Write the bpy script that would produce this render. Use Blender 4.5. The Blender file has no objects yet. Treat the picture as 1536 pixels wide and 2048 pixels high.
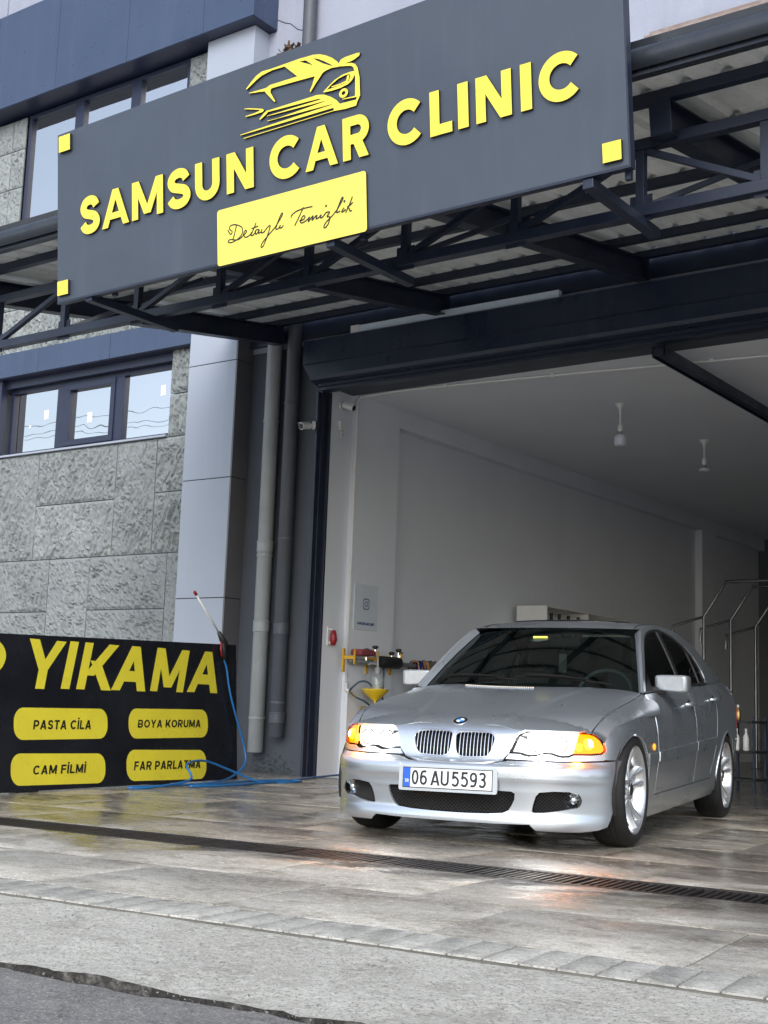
import bpy, bmesh, math, random
import numpy as np
from mathutils import Vector, Matrix, Euler
from mathutils.geometry import delaunay_2d_cdt
random.seed(7)
S = bpy.context.scene
COL = S.collection
R = math.radians

# ------------------------------------------------------------------ camera, world, sun, exposure
cam = bpy.data.cameras.new('camera'); camo = bpy.data.objects.new('camera', cam); COL.objects.link(camo)
cam.sensor_fit = 'VERTICAL'; cam.sensor_height = 36.0; cam.lens = 2597.42/2048*36.0
cam.clip_start = .05; cam.clip_end = 3000
def cam_axes(yaw, pitch, roll):
    f = np.array([math.sin(yaw)*math.cos(pitch), math.cos(yaw)*math.cos(pitch), math.sin(pitch)])
    r = np.array([math.cos(yaw), -math.sin(yaw), 0]); d = np.cross(f, r)
    c, s = math.cos(roll), math.sin(roll)
    return c*r+s*d, -s*r+c*d, f
_r, _d, _f = cam_axes(R(-36.00737), R(8.59345), R(-2.04183))
camo.matrix_world = Matrix(((_r[0], -_d[0], -_f[0], 0), (_r[1], -_d[1], -_f[1], 0), (_r[2], -_d[2], -_f[2], .72009), (0, 0, 0, 1)))
S.camera = camo
SUN_EL, SUN_AZ = R(36), R(153)          # azimuth clockwise from +Y: soft light from behind the camera, a little to the right
W = bpy.data.worlds.new('World'); S.world = W; W.use_nodes = True
wn, wl = W.node_tree.nodes, W.node_tree.links
wn.clear()
sky = wn.new('ShaderNodeTexSky'); sky.sky_type = 'NISHITA'; sky.sun_disc = False
sky.sun_elevation = SUN_EL; sky.sun_rotation = SUN_AZ; sky.dust_density = 1.6; sky.air_density = 1.0; sky.ozone_density = 1.0
hs = wn.new('ShaderNodeHueSaturation'); hs.inputs['Saturation'].default_value = .66; hs.inputs['Value'].default_value = 1.0
bg = wn.new('ShaderNodeBackground'); bg.inputs['Strength'].default_value = .15
wo = wn.new('ShaderNodeOutputWorld')
wl.new(sky.outputs[0], hs.inputs['Color']); wl.new(hs.outputs[0], bg.inputs['Color']); wl.new(bg.outputs[0], wo.inputs['Surface'])
sun = bpy.data.lights.new('sun', 'SUN'); suno = bpy.data.objects.new('sun', sun); COL.objects.link(suno)
sun.energy = 1.2; sun.angle = R(45); sun.color = (1, .99, .975)
_sd = Vector((math.sin(SUN_AZ)*math.cos(SUN_EL), math.cos(SUN_AZ)*math.cos(SUN_EL), math.sin(SUN_EL)))
suno.rotation_euler = _sd.to_track_quat('Z', 'Y').to_euler(); suno.location = (0, -6, 12)
S.view_settings.view_transform = 'Standard'; S.view_settings.look = 'None'
S.view_settings.exposure = .90; S.view_settings.gamma = 1.0; S.view_settings.use_curve_mapping = False

# ------------------------------------------------------------------ materials
def nt(m): return m.node_tree.nodes, m.node_tree.links
def pmat(name, col, rough=.6, metal=0.0, n1=None, n2=None, bump=None, coat=0.0, spec=.5, rvar=0.0, stretch=(1, 1, 1), streak=None, emit=None, each=0.0):
    """Principled with world-space noise: n1/n2=(scale, other colour, amount, lo, hi); bump=(scale, strength, distance); streak = vertical dirt"""
    m = bpy.data.materials.new(name); m.use_nodes = True; n, l = nt(m); n.clear()
    out = n.new('ShaderNodeOutputMaterial'); b = n.new('ShaderNodeBsdfPrincipled'); l.new(b.outputs[0], out.inputs[0])
    b.inputs['Base Color'].default_value = (*col, 1); b.inputs['Roughness'].default_value = rough; b.inputs['Metallic'].default_value = metal
    b.inputs['Coat Weight'].default_value = coat; b.inputs['Coat Roughness'].default_value = .06; b.inputs['Specular IOR Level'].default_value = spec
    geo = n.new('ShaderNodeNewGeometry'); mp = n.new('ShaderNodeMapping'); l.new(geo.outputs['Position'], mp.inputs[0])
    mp.inputs['Scale'].default_value = stretch
    cur = None
    for k in (n1, n2, streak):
        if not k: continue
        t = n.new('ShaderNodeTexNoise'); t.inputs['Scale'].default_value = k[0]; t.inputs['Detail'].default_value = 7; t.inputs['Roughness'].default_value = .62
        if k is streak:
            m2 = n.new('ShaderNodeMapping'); l.new(geo.outputs['Position'], m2.inputs[0]); m2.inputs['Scale'].default_value = (1, 1, .06); l.new(m2.outputs[0], t.inputs['Vector'])
        else: l.new(mp.outputs[0], t.inputs['Vector'])
        rp = n.new('ShaderNodeMapRange'); rp.inputs['From Min'].default_value = k[3]; rp.inputs['From Max'].default_value = k[4]
        rp.inputs['To Max'].default_value = k[2]; l.new(t.outputs['Fac'], rp.inputs['Value'])
        mx = n.new('ShaderNodeMix'); mx.data_type = 'RGBA'; l.new(rp.outputs[0], mx.inputs['Factor'])
        if cur is None: mx.inputs['A'].default_value = (*col, 1)
        else: l.new(cur, mx.inputs['A'])
        mx.inputs['B'].default_value = (*k[1], 1); cur = mx.outputs['Result']
    if each:                                                     # every panel its own tone
        oi = n.new('ShaderNodeObjectInfo'); rp = n.new('ShaderNodeMapRange'); rp.inputs['To Min'].default_value = 1-each; rp.inputs['To Max'].default_value = 1+each*.5; l.new(oi.outputs['Random'], rp.inputs['Value'])
        mx = n.new('ShaderNodeMix'); mx.data_type = 'RGBA'; mx.blend_type = 'MULTIPLY'; mx.inputs['Factor'].default_value = 1; l.new(cur, mx.inputs['A']); l.new(rp.outputs[0], mx.inputs['B']); cur = mx.outputs['Result']
    if cur is not None: l.new(cur, b.inputs['Base Color'])
    if rvar:
        t = n.new('ShaderNodeTexNoise'); t.inputs['Scale'].default_value = 3.1; t.inputs['Detail'].default_value = 5; l.new(mp.outputs[0], t.inputs['Vector'])
        rp = n.new('ShaderNodeMapRange'); rp.inputs['From Min'].default_value = .3; rp.inputs['From Max'].default_value = .7
        rp.inputs['To Min'].default_value = max(.02, rough-rvar); rp.inputs['To Max'].default_value = min(1, rough+rvar); l.new(t.outputs['Fac'], rp.inputs['Value']); l.new(rp.outputs[0], b.inputs['Roughness'])
    if bump:
        t = n.new('ShaderNodeTexNoise'); t.inputs['Scale'].default_value = bump[0]; t.inputs['Detail'].default_value = 6; l.new(mp.outputs[0], t.inputs['Vector'])
        bp = n.new('ShaderNodeBump'); bp.inputs['Strength'].default_value = bump[1]; bp.inputs['Distance'].default_value = bump[2]
        l.new(t.outputs['Fac'], bp.inputs['Height']); l.new(bp.outputs[0], b.inputs['Normal'])
    if emit:
        b.inputs['Emission Color'].default_value = (*emit[:3], 1); b.inputs['Emission Strength'].default_value = emit[3]
    return m
def glass_mat(name, tint, refl=1.0, rough=.01, opaque=None, ior=1.5):
    """thin pane: tinted transparency under a fresnel mirror; opaque = fraction of a dark film seen instead of what lies behind"""
    m = bpy.data.materials.new(name); m.use_nodes = True; n, l = nt(m); n.clear()
    out = n.new('ShaderNodeOutputMaterial'); tr = n.new('ShaderNodeBsdfTransparent'); tr.inputs[0].default_value = (*tint, 1)
    gl = n.new('ShaderNodeBsdfGlossy'); gl.inputs['Roughness'].default_value = rough; gl.inputs[0].default_value = (refl, refl, refl, 1)
    fr = n.new('ShaderNodeFresnel'); fr.inputs[0].default_value = ior; mx = n.new('ShaderNodeMixShader')
    if ior > 5:                                                  # float glass is never quite flat
        g2 = n.new('ShaderNodeNewGeometry'); tn = n.new('ShaderNodeTexNoise'); tn.inputs['Scale'].default_value = 1.3; tn.inputs['Detail'].default_value = 2; l.new(g2.outputs['Position'], tn.inputs['Vector']); bp = n.new('ShaderNodeBump'); bp.inputs['Strength'].default_value = .14; bp.inputs['Distance'].default_value = .02; l.new(tn.outputs['Fac'], bp.inputs['Height']); l.new(bp.outputs[0], gl.inputs['Normal'])
    ge = n.new('ShaderNodeNewGeometry'); sb = n.new('ShaderNodeMath'); sb.operation = 'SUBTRACT'; sb.inputs[0].default_value = 1; l.new(ge.outputs['Backfacing'], sb.inputs[1])
    mu = n.new('ShaderNodeMath'); mu.operation = 'MULTIPLY'; l.new(fr.outputs[0], mu.inputs[0]); l.new(sb.outputs[0], mu.inputs[1])   # one mirror per pane: its outer face
    l.new(mu.outputs[0], mx.inputs[0]); l.new(tr.outputs[0], mx.inputs[1]); l.new(gl.outputs[0], mx.inputs[2]); l.new(mx.outputs[0], out.inputs[0])
    if opaque:
        d = n.new('ShaderNodeBsdfDiffuse'); d.inputs[0].default_value = (*opaque[1], 1); m2 = n.new('ShaderNodeMixShader'); m2.inputs[0].default_value = opaque[0]
        l.new(tr.outputs[0], m2.inputs[1]); l.new(d.outputs[0], m2.inputs[2]); l.new(m2.outputs[0], mx.inputs[1])
    return m
def emat(name, col, st):
    m = bpy.data.materials.new(name); m.use_nodes = True; n, l = nt(m); n.clear()
    o = n.new('ShaderNodeOutputMaterial'); e = n.new('ShaderNodeEmission'); e.inputs[0].default_value = (*col, 1); e.inputs[1].default_value = st; l.new(e.outputs[0], o.inputs[0])
    return m
M = {}
M['slate'] = pmat('sign_slate_composite', (.044, .057, .080), .45, n1=(1.3, (.056, .072, .099), .8, .35, .7), n2=(40, (.045, .055, .075), .3, .5, .7), streak=(7, (.085, .10, .128), .35, .54, .78), rvar=.1)
M['yellow'] = pmat('yellow_sign_acrylic', (.80, .67, .070), .35, n1=(6, (.70, .59, .065), .35, .5, .75), rvar=.06)
M['yellow_edge'] = pmat('letter_side_black', (.02, .02, .02), .6)
M['plaque'] = pmat('yellow_plaque_acrylic', (.82, .70, .11), .12, n1=(2.5, (.70, .62, .13), .45, .5, .8), rvar=.05)
M['ink'] = pmat('black_print', (.012, .012, .014), .4)
M['steel'] = pmat('canopy_dark_blue_steel', (.011, .017, .036), .42, n1=(5, (.019, .027, .050), .7, .4, .7), n2=(30, (.05, .05, .055), .3, .55, .75), rvar=.1)
M['lintel'] = pmat('lintel_blue_black_steel', (.013, .020, .042), .34, n1=(3, (.023, .033, .060), .6, .4, .7), streak=(9, (.06, .065, .075), .25, .52, .75), rvar=.1)
M['sheet'] = pmat('galvanised_roof_sheet', (.84, .88, .88), .5, .05, n1=(2, (.66, .70, .70), .7, .4, .7), n2=(18, (.30, .29, .27), .4, .55, .75), rvar=.1)
M['gutter'] = pmat('gutter_dark_metal', (.030, .036, .048), .28, .2, n1=(4, (.05, .057, .07), .6, .4, .7), rvar=.08)
M['bluepanel'] = pmat('navy_cladding_panel', (.036, .056, .108), .32, n1=(1.2, (.046, .068, .125), .7, .35, .7), streak=(7, (.08, .10, .15), .35, .52, .78), rvar=.08)
M['alu'] = pmat('silver_cladding_panel', (.355, .39, .455), .36, .15, n1=(1.0, (.325, .36, .42), .6, .35, .7), streak=(9, (.48, .48, .52), .25, .55, .8), rvar=.06)
M['alu_side'] = M['alu']
M['stone'] = pmat('split_face_stone', (.225, .250, .252), .62, n1=(2.2, (.16, .18, .185), .8, .35, .7), n2=(26, (.30, .325, .325), .5, .45, .7), bump=(60, .6, .010), stretch=(1, 1, .8), streak=(5, (.13, .145, .148), .45, .55, .8), each=.12)
M['edge_dirt'] = pmat('dirty_broken_edge', (.035, .033, .03), .95, n1=(18, (.16, .155, .14), .9, .5, .68), bump=(60, 1.0, .02))
M['crack'] = pmat('black_crack_dirt', (.012, .012, .011), .95)
M['joint'] = pmat('stone_backing_mortar', (.10, .11, .11), .9, bump=(50, .4, .01))
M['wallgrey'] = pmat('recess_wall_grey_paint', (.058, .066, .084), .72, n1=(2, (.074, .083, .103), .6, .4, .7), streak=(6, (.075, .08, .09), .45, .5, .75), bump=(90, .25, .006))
M['walllav'] = pmat('upper_wall_lavender_plaster', (.30, .32, .39), .82, n1=(1.6, (.25, .27, .335), .8, .35, .7), streak=(5, (.21, .23, .28), .4, .52, .78), bump=(70, .35, .008))
M['frame'] = pmat('window_frame_navy', (.016, .021, .048), .38, n1=(9, (.024, .030, .060), .5, .4, .7))
M['pipe'] = pmat('pvc_pipe_pale_grey', (.29, .31, .32), .45, n1=(5, (.235, .25, .255), .6, .4, .7), streak=(14, (.20, .20, .19), .5, .52, .75), rvar=.08)
M['pipe_d'] = pmat('painted_pipe_grey', (.060, .067, .082), .5, n1=(5, (.08, .088, .105), .5, .4, .7), streak=(14, (.04, .045, .052), .5, .52, .75))
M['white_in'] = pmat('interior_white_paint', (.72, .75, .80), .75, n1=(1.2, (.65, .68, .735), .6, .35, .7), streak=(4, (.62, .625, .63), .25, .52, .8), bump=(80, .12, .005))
M['backwall'] = pmat('back_wall_painted_falloff', (.13, .135, .145), .75, n1=(1.2, (.10, .105, .115), .6, .35, .7))  # light fall-off deep in the bay put into a darker wall colour
M['ceil'] = pmat('interior_ceiling_paint', (.76, .785, .83), .8, n1=(.7, (.68, .705, .75), .7, .35, .7), bump=(60, .1, .005))
M['white'] = pmat('white_plastic', (.72, .72, .71), .4, n1=(12, (.62, .62, .60), .4, .5, .75))
M['dark'] = pmat('black_plastic', (.014, .014, .015), .5, n1=(20, (.03, .03, .03), .4, .5, .7))
M['rubber'] = pmat('tyre_rubber', (.0075, .0075, .008), .72, n1=(25, (.016, .015, .014), .5, .45, .7), rvar=.08, bump=(120, .15, .004))
M['core'] = pmat('car_inner_black', (.006, .006, .007), .8)
M['chrome'] = pmat('chrome', (.80, .81, .83), .08, 1.0, n1=(30, (.6, .6, .62), .3, .5, .7))
M['rim'] = pmat('alloy_silver_paint', (.62, .64, .67), .26, .75, n1=(20, (.5, .51, .53), .4, .45, .7), coat=.6, rvar=.05)
M['disc'] = pmat('brake_disc_steel', (.20, .19, .18), .4, .8, n1=(30, (.12, .09, .07), .5, .45, .7))
M['blackgloss'] = pmat('sign_black_film', (.011, .012, .016), .24, n1=(2.2, (.020, .022, .028), .8, .4, .7), n2=(12, (.045, .045, .045), .25, .6, .8), rvar=.1)
M['yfilm'] = pmat('sign_yellow_film', (.80, .70, .05), .30, n1=(3, (.70, .60, .05), .7, .4, .7), n2=(14, (.40, .34, .06), .35, .6, .8), rvar=.08)
M['blue_hose'] = pmat('blue_rubber_hose', (.012, .13, .36), .35, n1=(15, (.02, .09, .25), .6, .4, .7))
M['red'] = pmat('red_plastic', (.30, .012, .018), .4, n1=(15, (.2, .01, .015), .5, .4, .7))
M['amber_pl'] = pmat('yellow_painted_metal', (.66, .38, .025), .42, n1=(9, (.52, .28, .03), .6, .4, .7), n2=(30, (.25, .16, .06), .3, .6, .75))
M['cloth_t'] = pmat('tan_cloth', (.42, .23, .07), .9, n1=(20, (.30, .15, .04), .7, .4, .7), bump=(60, .6, .01))
M['cloth_g'] = pmat('grey_cloth', (.14, .12, .11), .95, n1=(20, (.09, .08, .075), .7, .4, .7), bump=(60, .6, .01))
M['cloth_b'] = pmat('deep_blue_cloth', (.012, .018, .20), .9, n1=(20, (.01, .012, .10), .7, .4, .7), bump=(60, .6, .01))
M['brass'] = pmat('brass_fitting', (.45, .33, .14), .35, .9, n1=(20, (.25, .17, .08), .5, .4, .7))
M['clear'] = glass_mat('clear_plastic', (.86, .88, .88), .9, .08, (.35, (.55, .58, .58)))
M['liquid'] = pmat('pale_yellow_liquid', (.42, .42, .16), .3)
M['sticker'] = pmat('white_sticker_paper', (.78, .80, .80), .6)
M['boardw'] = pmat('pale_board_print', (.64, .69, .74), .35, n1=(3, (.57, .62, .67), .5, .4, .7))
M['boardblue'] = pmat('blue_print_ink', (.06, .10, .26), .5)
M['tube'] = pmat('steel_frame_tube', (.22, .225, .235), .22, .9, n1=(6, (.12, .12, .13), .6, .4, .7))
M['nest'] = pmat('dry_leaf_clump', (.13, .085, .05), .9, n1=(25, (.06, .04, .025), .8, .4, .7), bump=(60, .8, .02))
M['moss'] = pmat('dark_moss', (.03, .045, .012), .95, n1=(30, (.05, .06, .02), .7, .4, .7))
def ground_mat(name, cols, wet=False, rough=.7, scale=1.0, bump=(35, .5, .01), street=True, streak=True):
    """mottled, streaky concrete; wet adds shallow damp patches (dark and shiny) with ragged borders"""
    m = bpy.data.materials.new(name); m.use_nodes = True; n, l = nt(m); n.clear()
    out = n.new('ShaderNodeOutputMaterial'); b = n.new('ShaderNodeBsdfPrincipled'); l.new(b.outputs[0], out.inputs[0])
    geo = n.new('ShaderNodeNewGeometry'); mp = n.new('ShaderNodeMapping'); l.new(geo.outputs['Position'], mp.inputs[0]); mp.inputs['Rotation'].default_value = (0, 0, R(-6))
    ms = n.new('ShaderNodeMapping'); l.new(mp.outputs[0], ms.inputs[0]); ms.inputs['Scale'].default_value = (.75, 1.25, 1) if streak else (1, 1, 1)
    def noise(sc, vec, det=8, rg=.62, dist=0.0):
        t = n.new('ShaderNodeTexNoise'); t.inputs['Scale'].default_value = sc; t.inputs['Detail'].default_value = det; t.inputs['Roughness'].default_value = rg; t.inputs['Distortion'].default_value = dist
        l.new(vec, t.inputs['Vector']); return t.outputs['Fac']
    def rng(v, a, c, lo=0.0, hi=1.0):
        r = n.new('ShaderNodeMapRange'); r.inputs['From Min'].default_value = a; r.inputs['From Max'].default_value = c; r.inputs['To Min'].default_value = lo; r.inputs['To Max'].default_value = hi; l.new(v, r.inputs['Value']); return r.outputs[0]
    def mix(f, a, c):
        x = n.new('ShaderNodeMix'); x.data_type = 'RGBA'; l.new(f, x.inputs['Factor'])
        for k, v in (('A', a), ('B', c)):
            if isinstance(v, tuple): x.inputs[k].default_value = (*v, 1)
            else: l.new(v, x.inputs[k])
        return x.outputs['Result']
    c = mix(rng(noise(1.6*scale, ms.outputs[0], 9, .65, .6), .36, .66), cols[0], cols[1])
    c = mix(rng(noise(5.2*scale, ms.outputs[0], 8, .7, .4), .50, .72), c, cols[2])
    c = mix(rng(noise(26*scale, mp.outputs[0], 8, .75), .48, .64, 0, .75), c, cols[3])
    c = mix(rng(noise(85*scale, mp.outputs[0], 4, .75), .53, .64, 0, .8), c, cols[4])
    rgh = rng(noise(4*scale, ms.outputs[0]), .3, .7, rough-.1, min(1, rough+.12))
    if wet:
        sx = n.new('ShaderNodeSeparateXYZ'); l.new(mp.outputs[0], sx.inputs[0])
        g = rng(sx.outputs['Y'], 3.9, 6.3, -.22, .16)
        ad = n.new('ShaderNodeMath'); ad.operation = 'ADD'; l.new(g, ad.inputs[0]); l.new(noise(.9, ms.outputs[0], 8, .6, .8), ad.inputs[1])
        wv = rng(ad.outputs[0], .40, .54)
        dk = n.new('ShaderNodeMix'); dk.data_type = 'RGBA'; dk.blend_type = 'MULTIPLY'; l.new(wv, dk.inputs['Factor']); l.new(c, dk.inputs['A']); dk.inputs['B'].default_value = (.70, .675, .64, 1); c = dk.outputs['Result']
        rr = n.new('ShaderNodeMix'); rr.data_type = 'FLOAT'; l.new(wv, rr.inputs['Factor']); l.new(rgh, rr.inputs['A']); l.new(rng(noise(7, ms.outputs[0]), .35, .7, .05, .34), rr.inputs['B']); rgh = rr.outputs['Result']
    oi = n.new('ShaderNodeObjectInfo'); pv = n.new('ShaderNodeMix'); pv.data_type = 'RGBA'; pv.blend_type = 'MULTIPLY'; pv.inputs['Factor'].default_value = 1; l.new(c, pv.inputs['A']); cv = rng(oi.outputs['Random'], 0, 1, .84, 1.06)   # no two castings match
    l.new(cv, pv.inputs['B']); c = pv.outputs['Result']
    l.new(c, b.inputs['Base Color']); l.new(rgh, b.inputs['Roughness'])
    h1 = noise(bump[0], mp.outputs[0], 8, .7); bp = n.new('ShaderNodeBump'); bp.inputs['Strength'].default_value = bump[1]; bp.inputs['Distance'].default_value = bump[2]; l.new(h1, bp.inputs['Height']); l.new(bp.outputs[0], b.inputs['Normal'])
    return m
M['slab'] = ground_mat('stamped_concrete_slab', [(.34, .32, .275), (.56, .535, .475), (.165, .138, .10), (.66, .64, .585), (.12, .11, .09)], wet=True, bump=(30, .5, .009))
M['tile'] = ground_mat('pale_edge_tile', [(.38, .37, .335), (.54, .53, .485), (.24, .23, .195), (.60, .59, .545), (.15, .15, .13)], rough=.8, bump=(36, .8, .010))
M['grout'] = pmat('grime_filled_joint', (.11, .105, .092), .8, n1=(6, (.20, .19, .17), .6, .4, .7), bump=(60, .5, .01))
M['ramp'] = ground_mat('rough_cast_concrete', [(.55, .535, .475), (.69, .675, .615), (.37, .355, .305), (.76, .745, .69), (.18, .172, .15)], rough=.88, bump=(34, 1.0, .030), streak=False)
M['asphalt'] = ground_mat('worn_asphalt', [(.21, .205, .205), (.29, .282, .276), (.12, .116, .112), (.40, .385, .355), (.62, .60, .55)], rough=.8, scale=1.3, bump=(60, 1.0, .022), streak=False)
M['bounce_ground'] = ground_mat('pale_bounce_ground', [(.34, .335, .32), (.42, .415, .39), (.25, .245, .23), (.45, .44, .42), (.15, .145, .14)], rough=.85, bump=(28, .6, .01), streak=False)  # unseen ground, made pale to bounce light up under the canopy
M['floor_in'] = ground_mat('wash_bay_floor', [(.22, .215, .205), (.32, .315, .30), (.10, .095, .085), (.25, .24, .23), (.10, .09, .085)], wet=True, bump=(24, .3, .008))
M['grate'] = pmat('cast_iron_grate', (.022, .021, .021), .5, .4, n1=(12, (.05, .04, .035), .6, .42, .7), rvar=.12, bump=(60, .4, .006))
M['pit'] = pmat('drain_pit', (.006, .006, .006), .9)
M['paint'] = None

# car paint: metallic flake base under clear coat
m = bpy.data.materials.new('silver_metallic_car_paint'); m.use_nodes = True; n, l = nt(m); b = n['Principled BSDF']
b.inputs['Metallic'].default_value = .80; b.inputs['Roughness'].default_value = .30; b.inputs['Coat Weight'].default_value = .7; b.inputs['Coat Roughness'].default_value = .15
tc = n.new('ShaderNodeTexCoord'); t = n.new('ShaderNodeTexNoise'); t.inputs['Scale'].default_value = 900; t.inputs['Detail'].default_value = 2; l.new(tc.outputs['Object'], t.inputs['Vector'])
cr = n.new('ShaderNodeValToRGB'); cr.color_ramp.elements[0].position = .35; cr.color_ramp.elements[0].color = (.49, .535, .59, 1); cr.color_ramp.elements[1].position = .68; cr.color_ramp.elements[1].color = (.60, .65, .705, 1)
l.new(t.outputs['Fac'], cr.inputs[0])
t2 = n.new('ShaderNodeTexNoise'); t2.inputs['Scale'].default_value = 3.0; t2.inputs['Detail'].default_value = 6; l.new(tc.outputs['Object'], t2.inputs['Vector'])
rp = n.new('ShaderNodeMapRange'); rp.inputs['From Min'].default_value = .35; rp.inputs['From Max'].default_value = .75; rp.inputs['To Min'].default_value = .26; rp.inputs['To Max'].default_value = .36; l.new(t2.outputs['Fac'], rp.inputs['Value']); l.new(rp.outputs[0], b.inputs['Roughness'])
l.new(cr.outputs[0], b.inputs['Base Color']); M['paint'] = m
M['carglass'] = glass_mat('tinted_car_glass', (.32, .41, .40), 1.0, .005, None, 1.52)
M['carglass_d'] = glass_mat('dark_side_glass', (.07, .085, .09), 1.0, .01, None, 1.5)
M['winglass'] = glass_mat('building_window_glass', (.30, .36, .36), 1.0, .01, None, 12.0)
M['lampglass'] = glass_mat('headlamp_lens', (.93, .95, .96), 1.0, .01, None, 1.45)
M['lampwhite'] = pmat('lit_headlamp_reflector', (.7, .7, .7), .15, .9, emit=(1, .97, .90, .8))
M['wiper'] = pmat('wiper_rubber', (.008, .008, .008), .85, spec=.2)
M['lamphot'] = emat('lit_headlamp_bulb', (1, .96, .86), 25.0)
M['lampamber'] = emat('lit_indicator', (1, .27, .010), 3.6)
M['lampamberhot'] = emat('lit_indicator_bulb', (1, .62, .10), 22.0)
M['amberglass'] = glass_mat('amber_lens', (1.0, .42, .03), 1.0, .02, None, 1.45)
M['plate_w'] = pmat('licence_plate_white', (.74, .76, .78), .35, n1=(15, (.66, .68, .70), .4, .5, .75))
M['plate_b'] = pmat('licence_plate_blue', (.015, .10, .52), .35)
M['seat'] = pmat('grey_seat_fabric', (.10, .10, .105), .9, n1=(20, (.07, .07, .075), .6, .4, .7))

# ------------------------------------------------------------------ mesh helpers
def link(o, parent=None):
    COL.objects.link(o)
    if parent: o.parent = parent
    return o
def mesh(name, vs, fs, mat, parent=None, smooth=False, normals=None):
    me = bpy.data.meshes.new(name); me.from_pydata([tuple(map(float, v)) for v in vs], [], fs)
    mats = mat if isinstance(mat, list) else [mat]
    for x in mats: me.materials.append(x)
    if smooth or normals is not None: me.shade_smooth()
    me.update()
    if normals is not None: me.normals_split_custom_set_from_vertices([tuple(map(float, v)) for v in normals])
    return link(bpy.data.objects.new(name, me), parent)
class MB:
    """collects shapes for ONE mesh"""
    def __init__(s): s.v = []; s.f = []; s.m = []
    def add(s, vs, fs, mi=0):
        k = len(s.v); s.v += [tuple(map(float, v)) for v in vs]; s.f += [tuple(i+k for i in f) for f in fs]; s.m += [mi]*len(fs); return s
    def box(s, a, b, mi=0, mt=None):
        x0, y0, z0 = a; x1, y1, z1 = b
        vs = [(x0, y0, z0), (x1, y0, z0), (x1, y1, z0), (x0, y1, z0), (x0, y0, z1), (x1, y0, z1), (x1, y1, z1), (x0, y1, z1)]
        if mt is not None: vs = [tuple(mt @ Vector(v)) for v in vs]
        return s.add(vs, [(0, 3, 2, 1), (4, 5, 6, 7), (0, 1, 5, 4), (1, 2, 6, 5), (2, 3, 7, 6), (3, 0, 4, 7)], mi)
    def bar(s, p, q, w, h=None, up=(0, 0, 1), mi=0):
        h = h or w; p, q = Vector(p), Vector(q); d = (q-p).normalized(); u = Vector(up)
        if abs(d.dot(u)) > .98: u = Vector((0, 1, 0))
        r = d.cross(u).normalized(); u = r.cross(d)
        vs = [c + r*w/2*a + u*h/2*b_ for c in (p, q) for a, b_ in ((-1, -1), (1, -1), (1, 1), (-1, 1))]
        return s.add(vs, [(0, 1, 2, 3), (7, 6, 5, 4), (0, 4, 5, 1), (1, 5, 6, 2), (2, 6, 7, 3), (3, 7, 4, 0)], mi)
    def tube(s, pts, r, n=8, cap=True, mi=0):
        pts = [Vector(p) for p in pts]; rs = r if isinstance(r, (list, tuple)) else [r]*len(pts); up = None; rings = []
        for i, p in enumerate(pts):
            d = (pts[min(i+1, len(pts)-1)]-pts[max(i-1, 0)]).normalized()
            if up is None: up = Vector((0, 0, 1)) if abs(d.z) < .9 else Vector((1, 0, 0))
            a = d.cross(up).normalized(); up = a.cross(d).normalized()
            rings.append([p + (a*math.cos(2*math.pi*k/n)+up*math.sin(2*math.pi*k/n))*rs[i] for k in range(n)])
        vs = [v for g in rings for v in g]; fs = []
        for i in range(len(pts)-1):
            for k in range(n): fs.append((i*n+k, i*n+(k+1) % n, (i+1)*n+(k+1) % n, (i+1)*n+k))
        if cap: fs.append(tuple(range(n-1, -1, -1))); fs.append(tuple((len(pts)-1)*n+k for k in range(n)))
        return s.add(vs, fs, mi)
    def lathe(s, c, prof, n=20, axis='z', mi=0, cap=True):
        """prof: (radius, along axis)"""
        vs = []; fs = []
        for r, h in prof:
            for k in range(n):
                a = 2*math.pi*k/n; x, y = r*math.cos(a), r*math.sin(a)
                vs.append({'z': (c[0]+x, c[1]+y, c[2]+h), 'y': (c[0]+x, c[1]+h, c[2]-y), 'x': (c[0]+h, c[1]+x, c[2]+y)}[axis])
        for i in range(len(prof)-1):
            for k in range(n): fs.append((i*n+k, i*n+(k+1) % n, (i+1)*n+(k+1) % n, (i+1)*n+k))
        if cap:
            if prof[0][0] > 1e-4: fs.append(tuple(range(n-1, -1, -1)))
            if prof[-1][0] > 1e-4: fs.append(tuple((len(prof)-1)*n+k for k in range(n)))
        return s.add(vs, fs, mi)
    def grid(s, P, mi=0, flip=False):
        nr, nc = len(P), len(P[0]); vs = [v for r in P for v in r]; fs = []
        for i in range(nr-1):
            for j in range(nc-1):
                f = (i*nc+j, i*nc+j+1, (i+1)*nc+j+1, (i+1)*nc+j); fs.append(f[::-1] if flip else f)
        return s.add(vs, fs, mi)
    def build(s, name, mat, parent=None, smooth=False, bevel=0.0, sharp=None):
        o = mesh(name, s.v, s.f, mat, parent)
        if any(s.m): o.data.polygons.foreach_set('material_index', s.m)
        if bevel:
            bm = bmesh.new(); bm.from_mesh(o.data); bmesh.ops.remove_doubles(bm, verts=bm.verts, dist=1e-5)
            es = [e for e in bm.edges if len(e.link_faces) == 2 and e.calc_face_angle(0) > .6]
            bmesh.ops.bevel(bm, geom=es, offset=bevel, segments=2, affect='EDGES', profile=.6); bm.to_mesh(o.data); bm.free()
        if smooth:
            o.data.shade_smooth()
            if sharp: o.data.set_sharp_from_angle(angle=R(sharp))
        o.data.update(); return o
def thing(name, label, cat, loc=(0, 0, 0), rz=0.0, group=None):
    o = bpy.data.objects.new(name, None); o.empty_display_size = .1; COL.objects.link(o); o.location = loc; o.rotation_euler = (0, 0, rz)
    return tag(o, label, cat, group)
def tag(o, label, cat, group=None):
    o['label'] = label; o['category'] = cat
    if group: o['group'] = group
    return o
def struct(o): o['kind'] = 'structure'; return o
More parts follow.
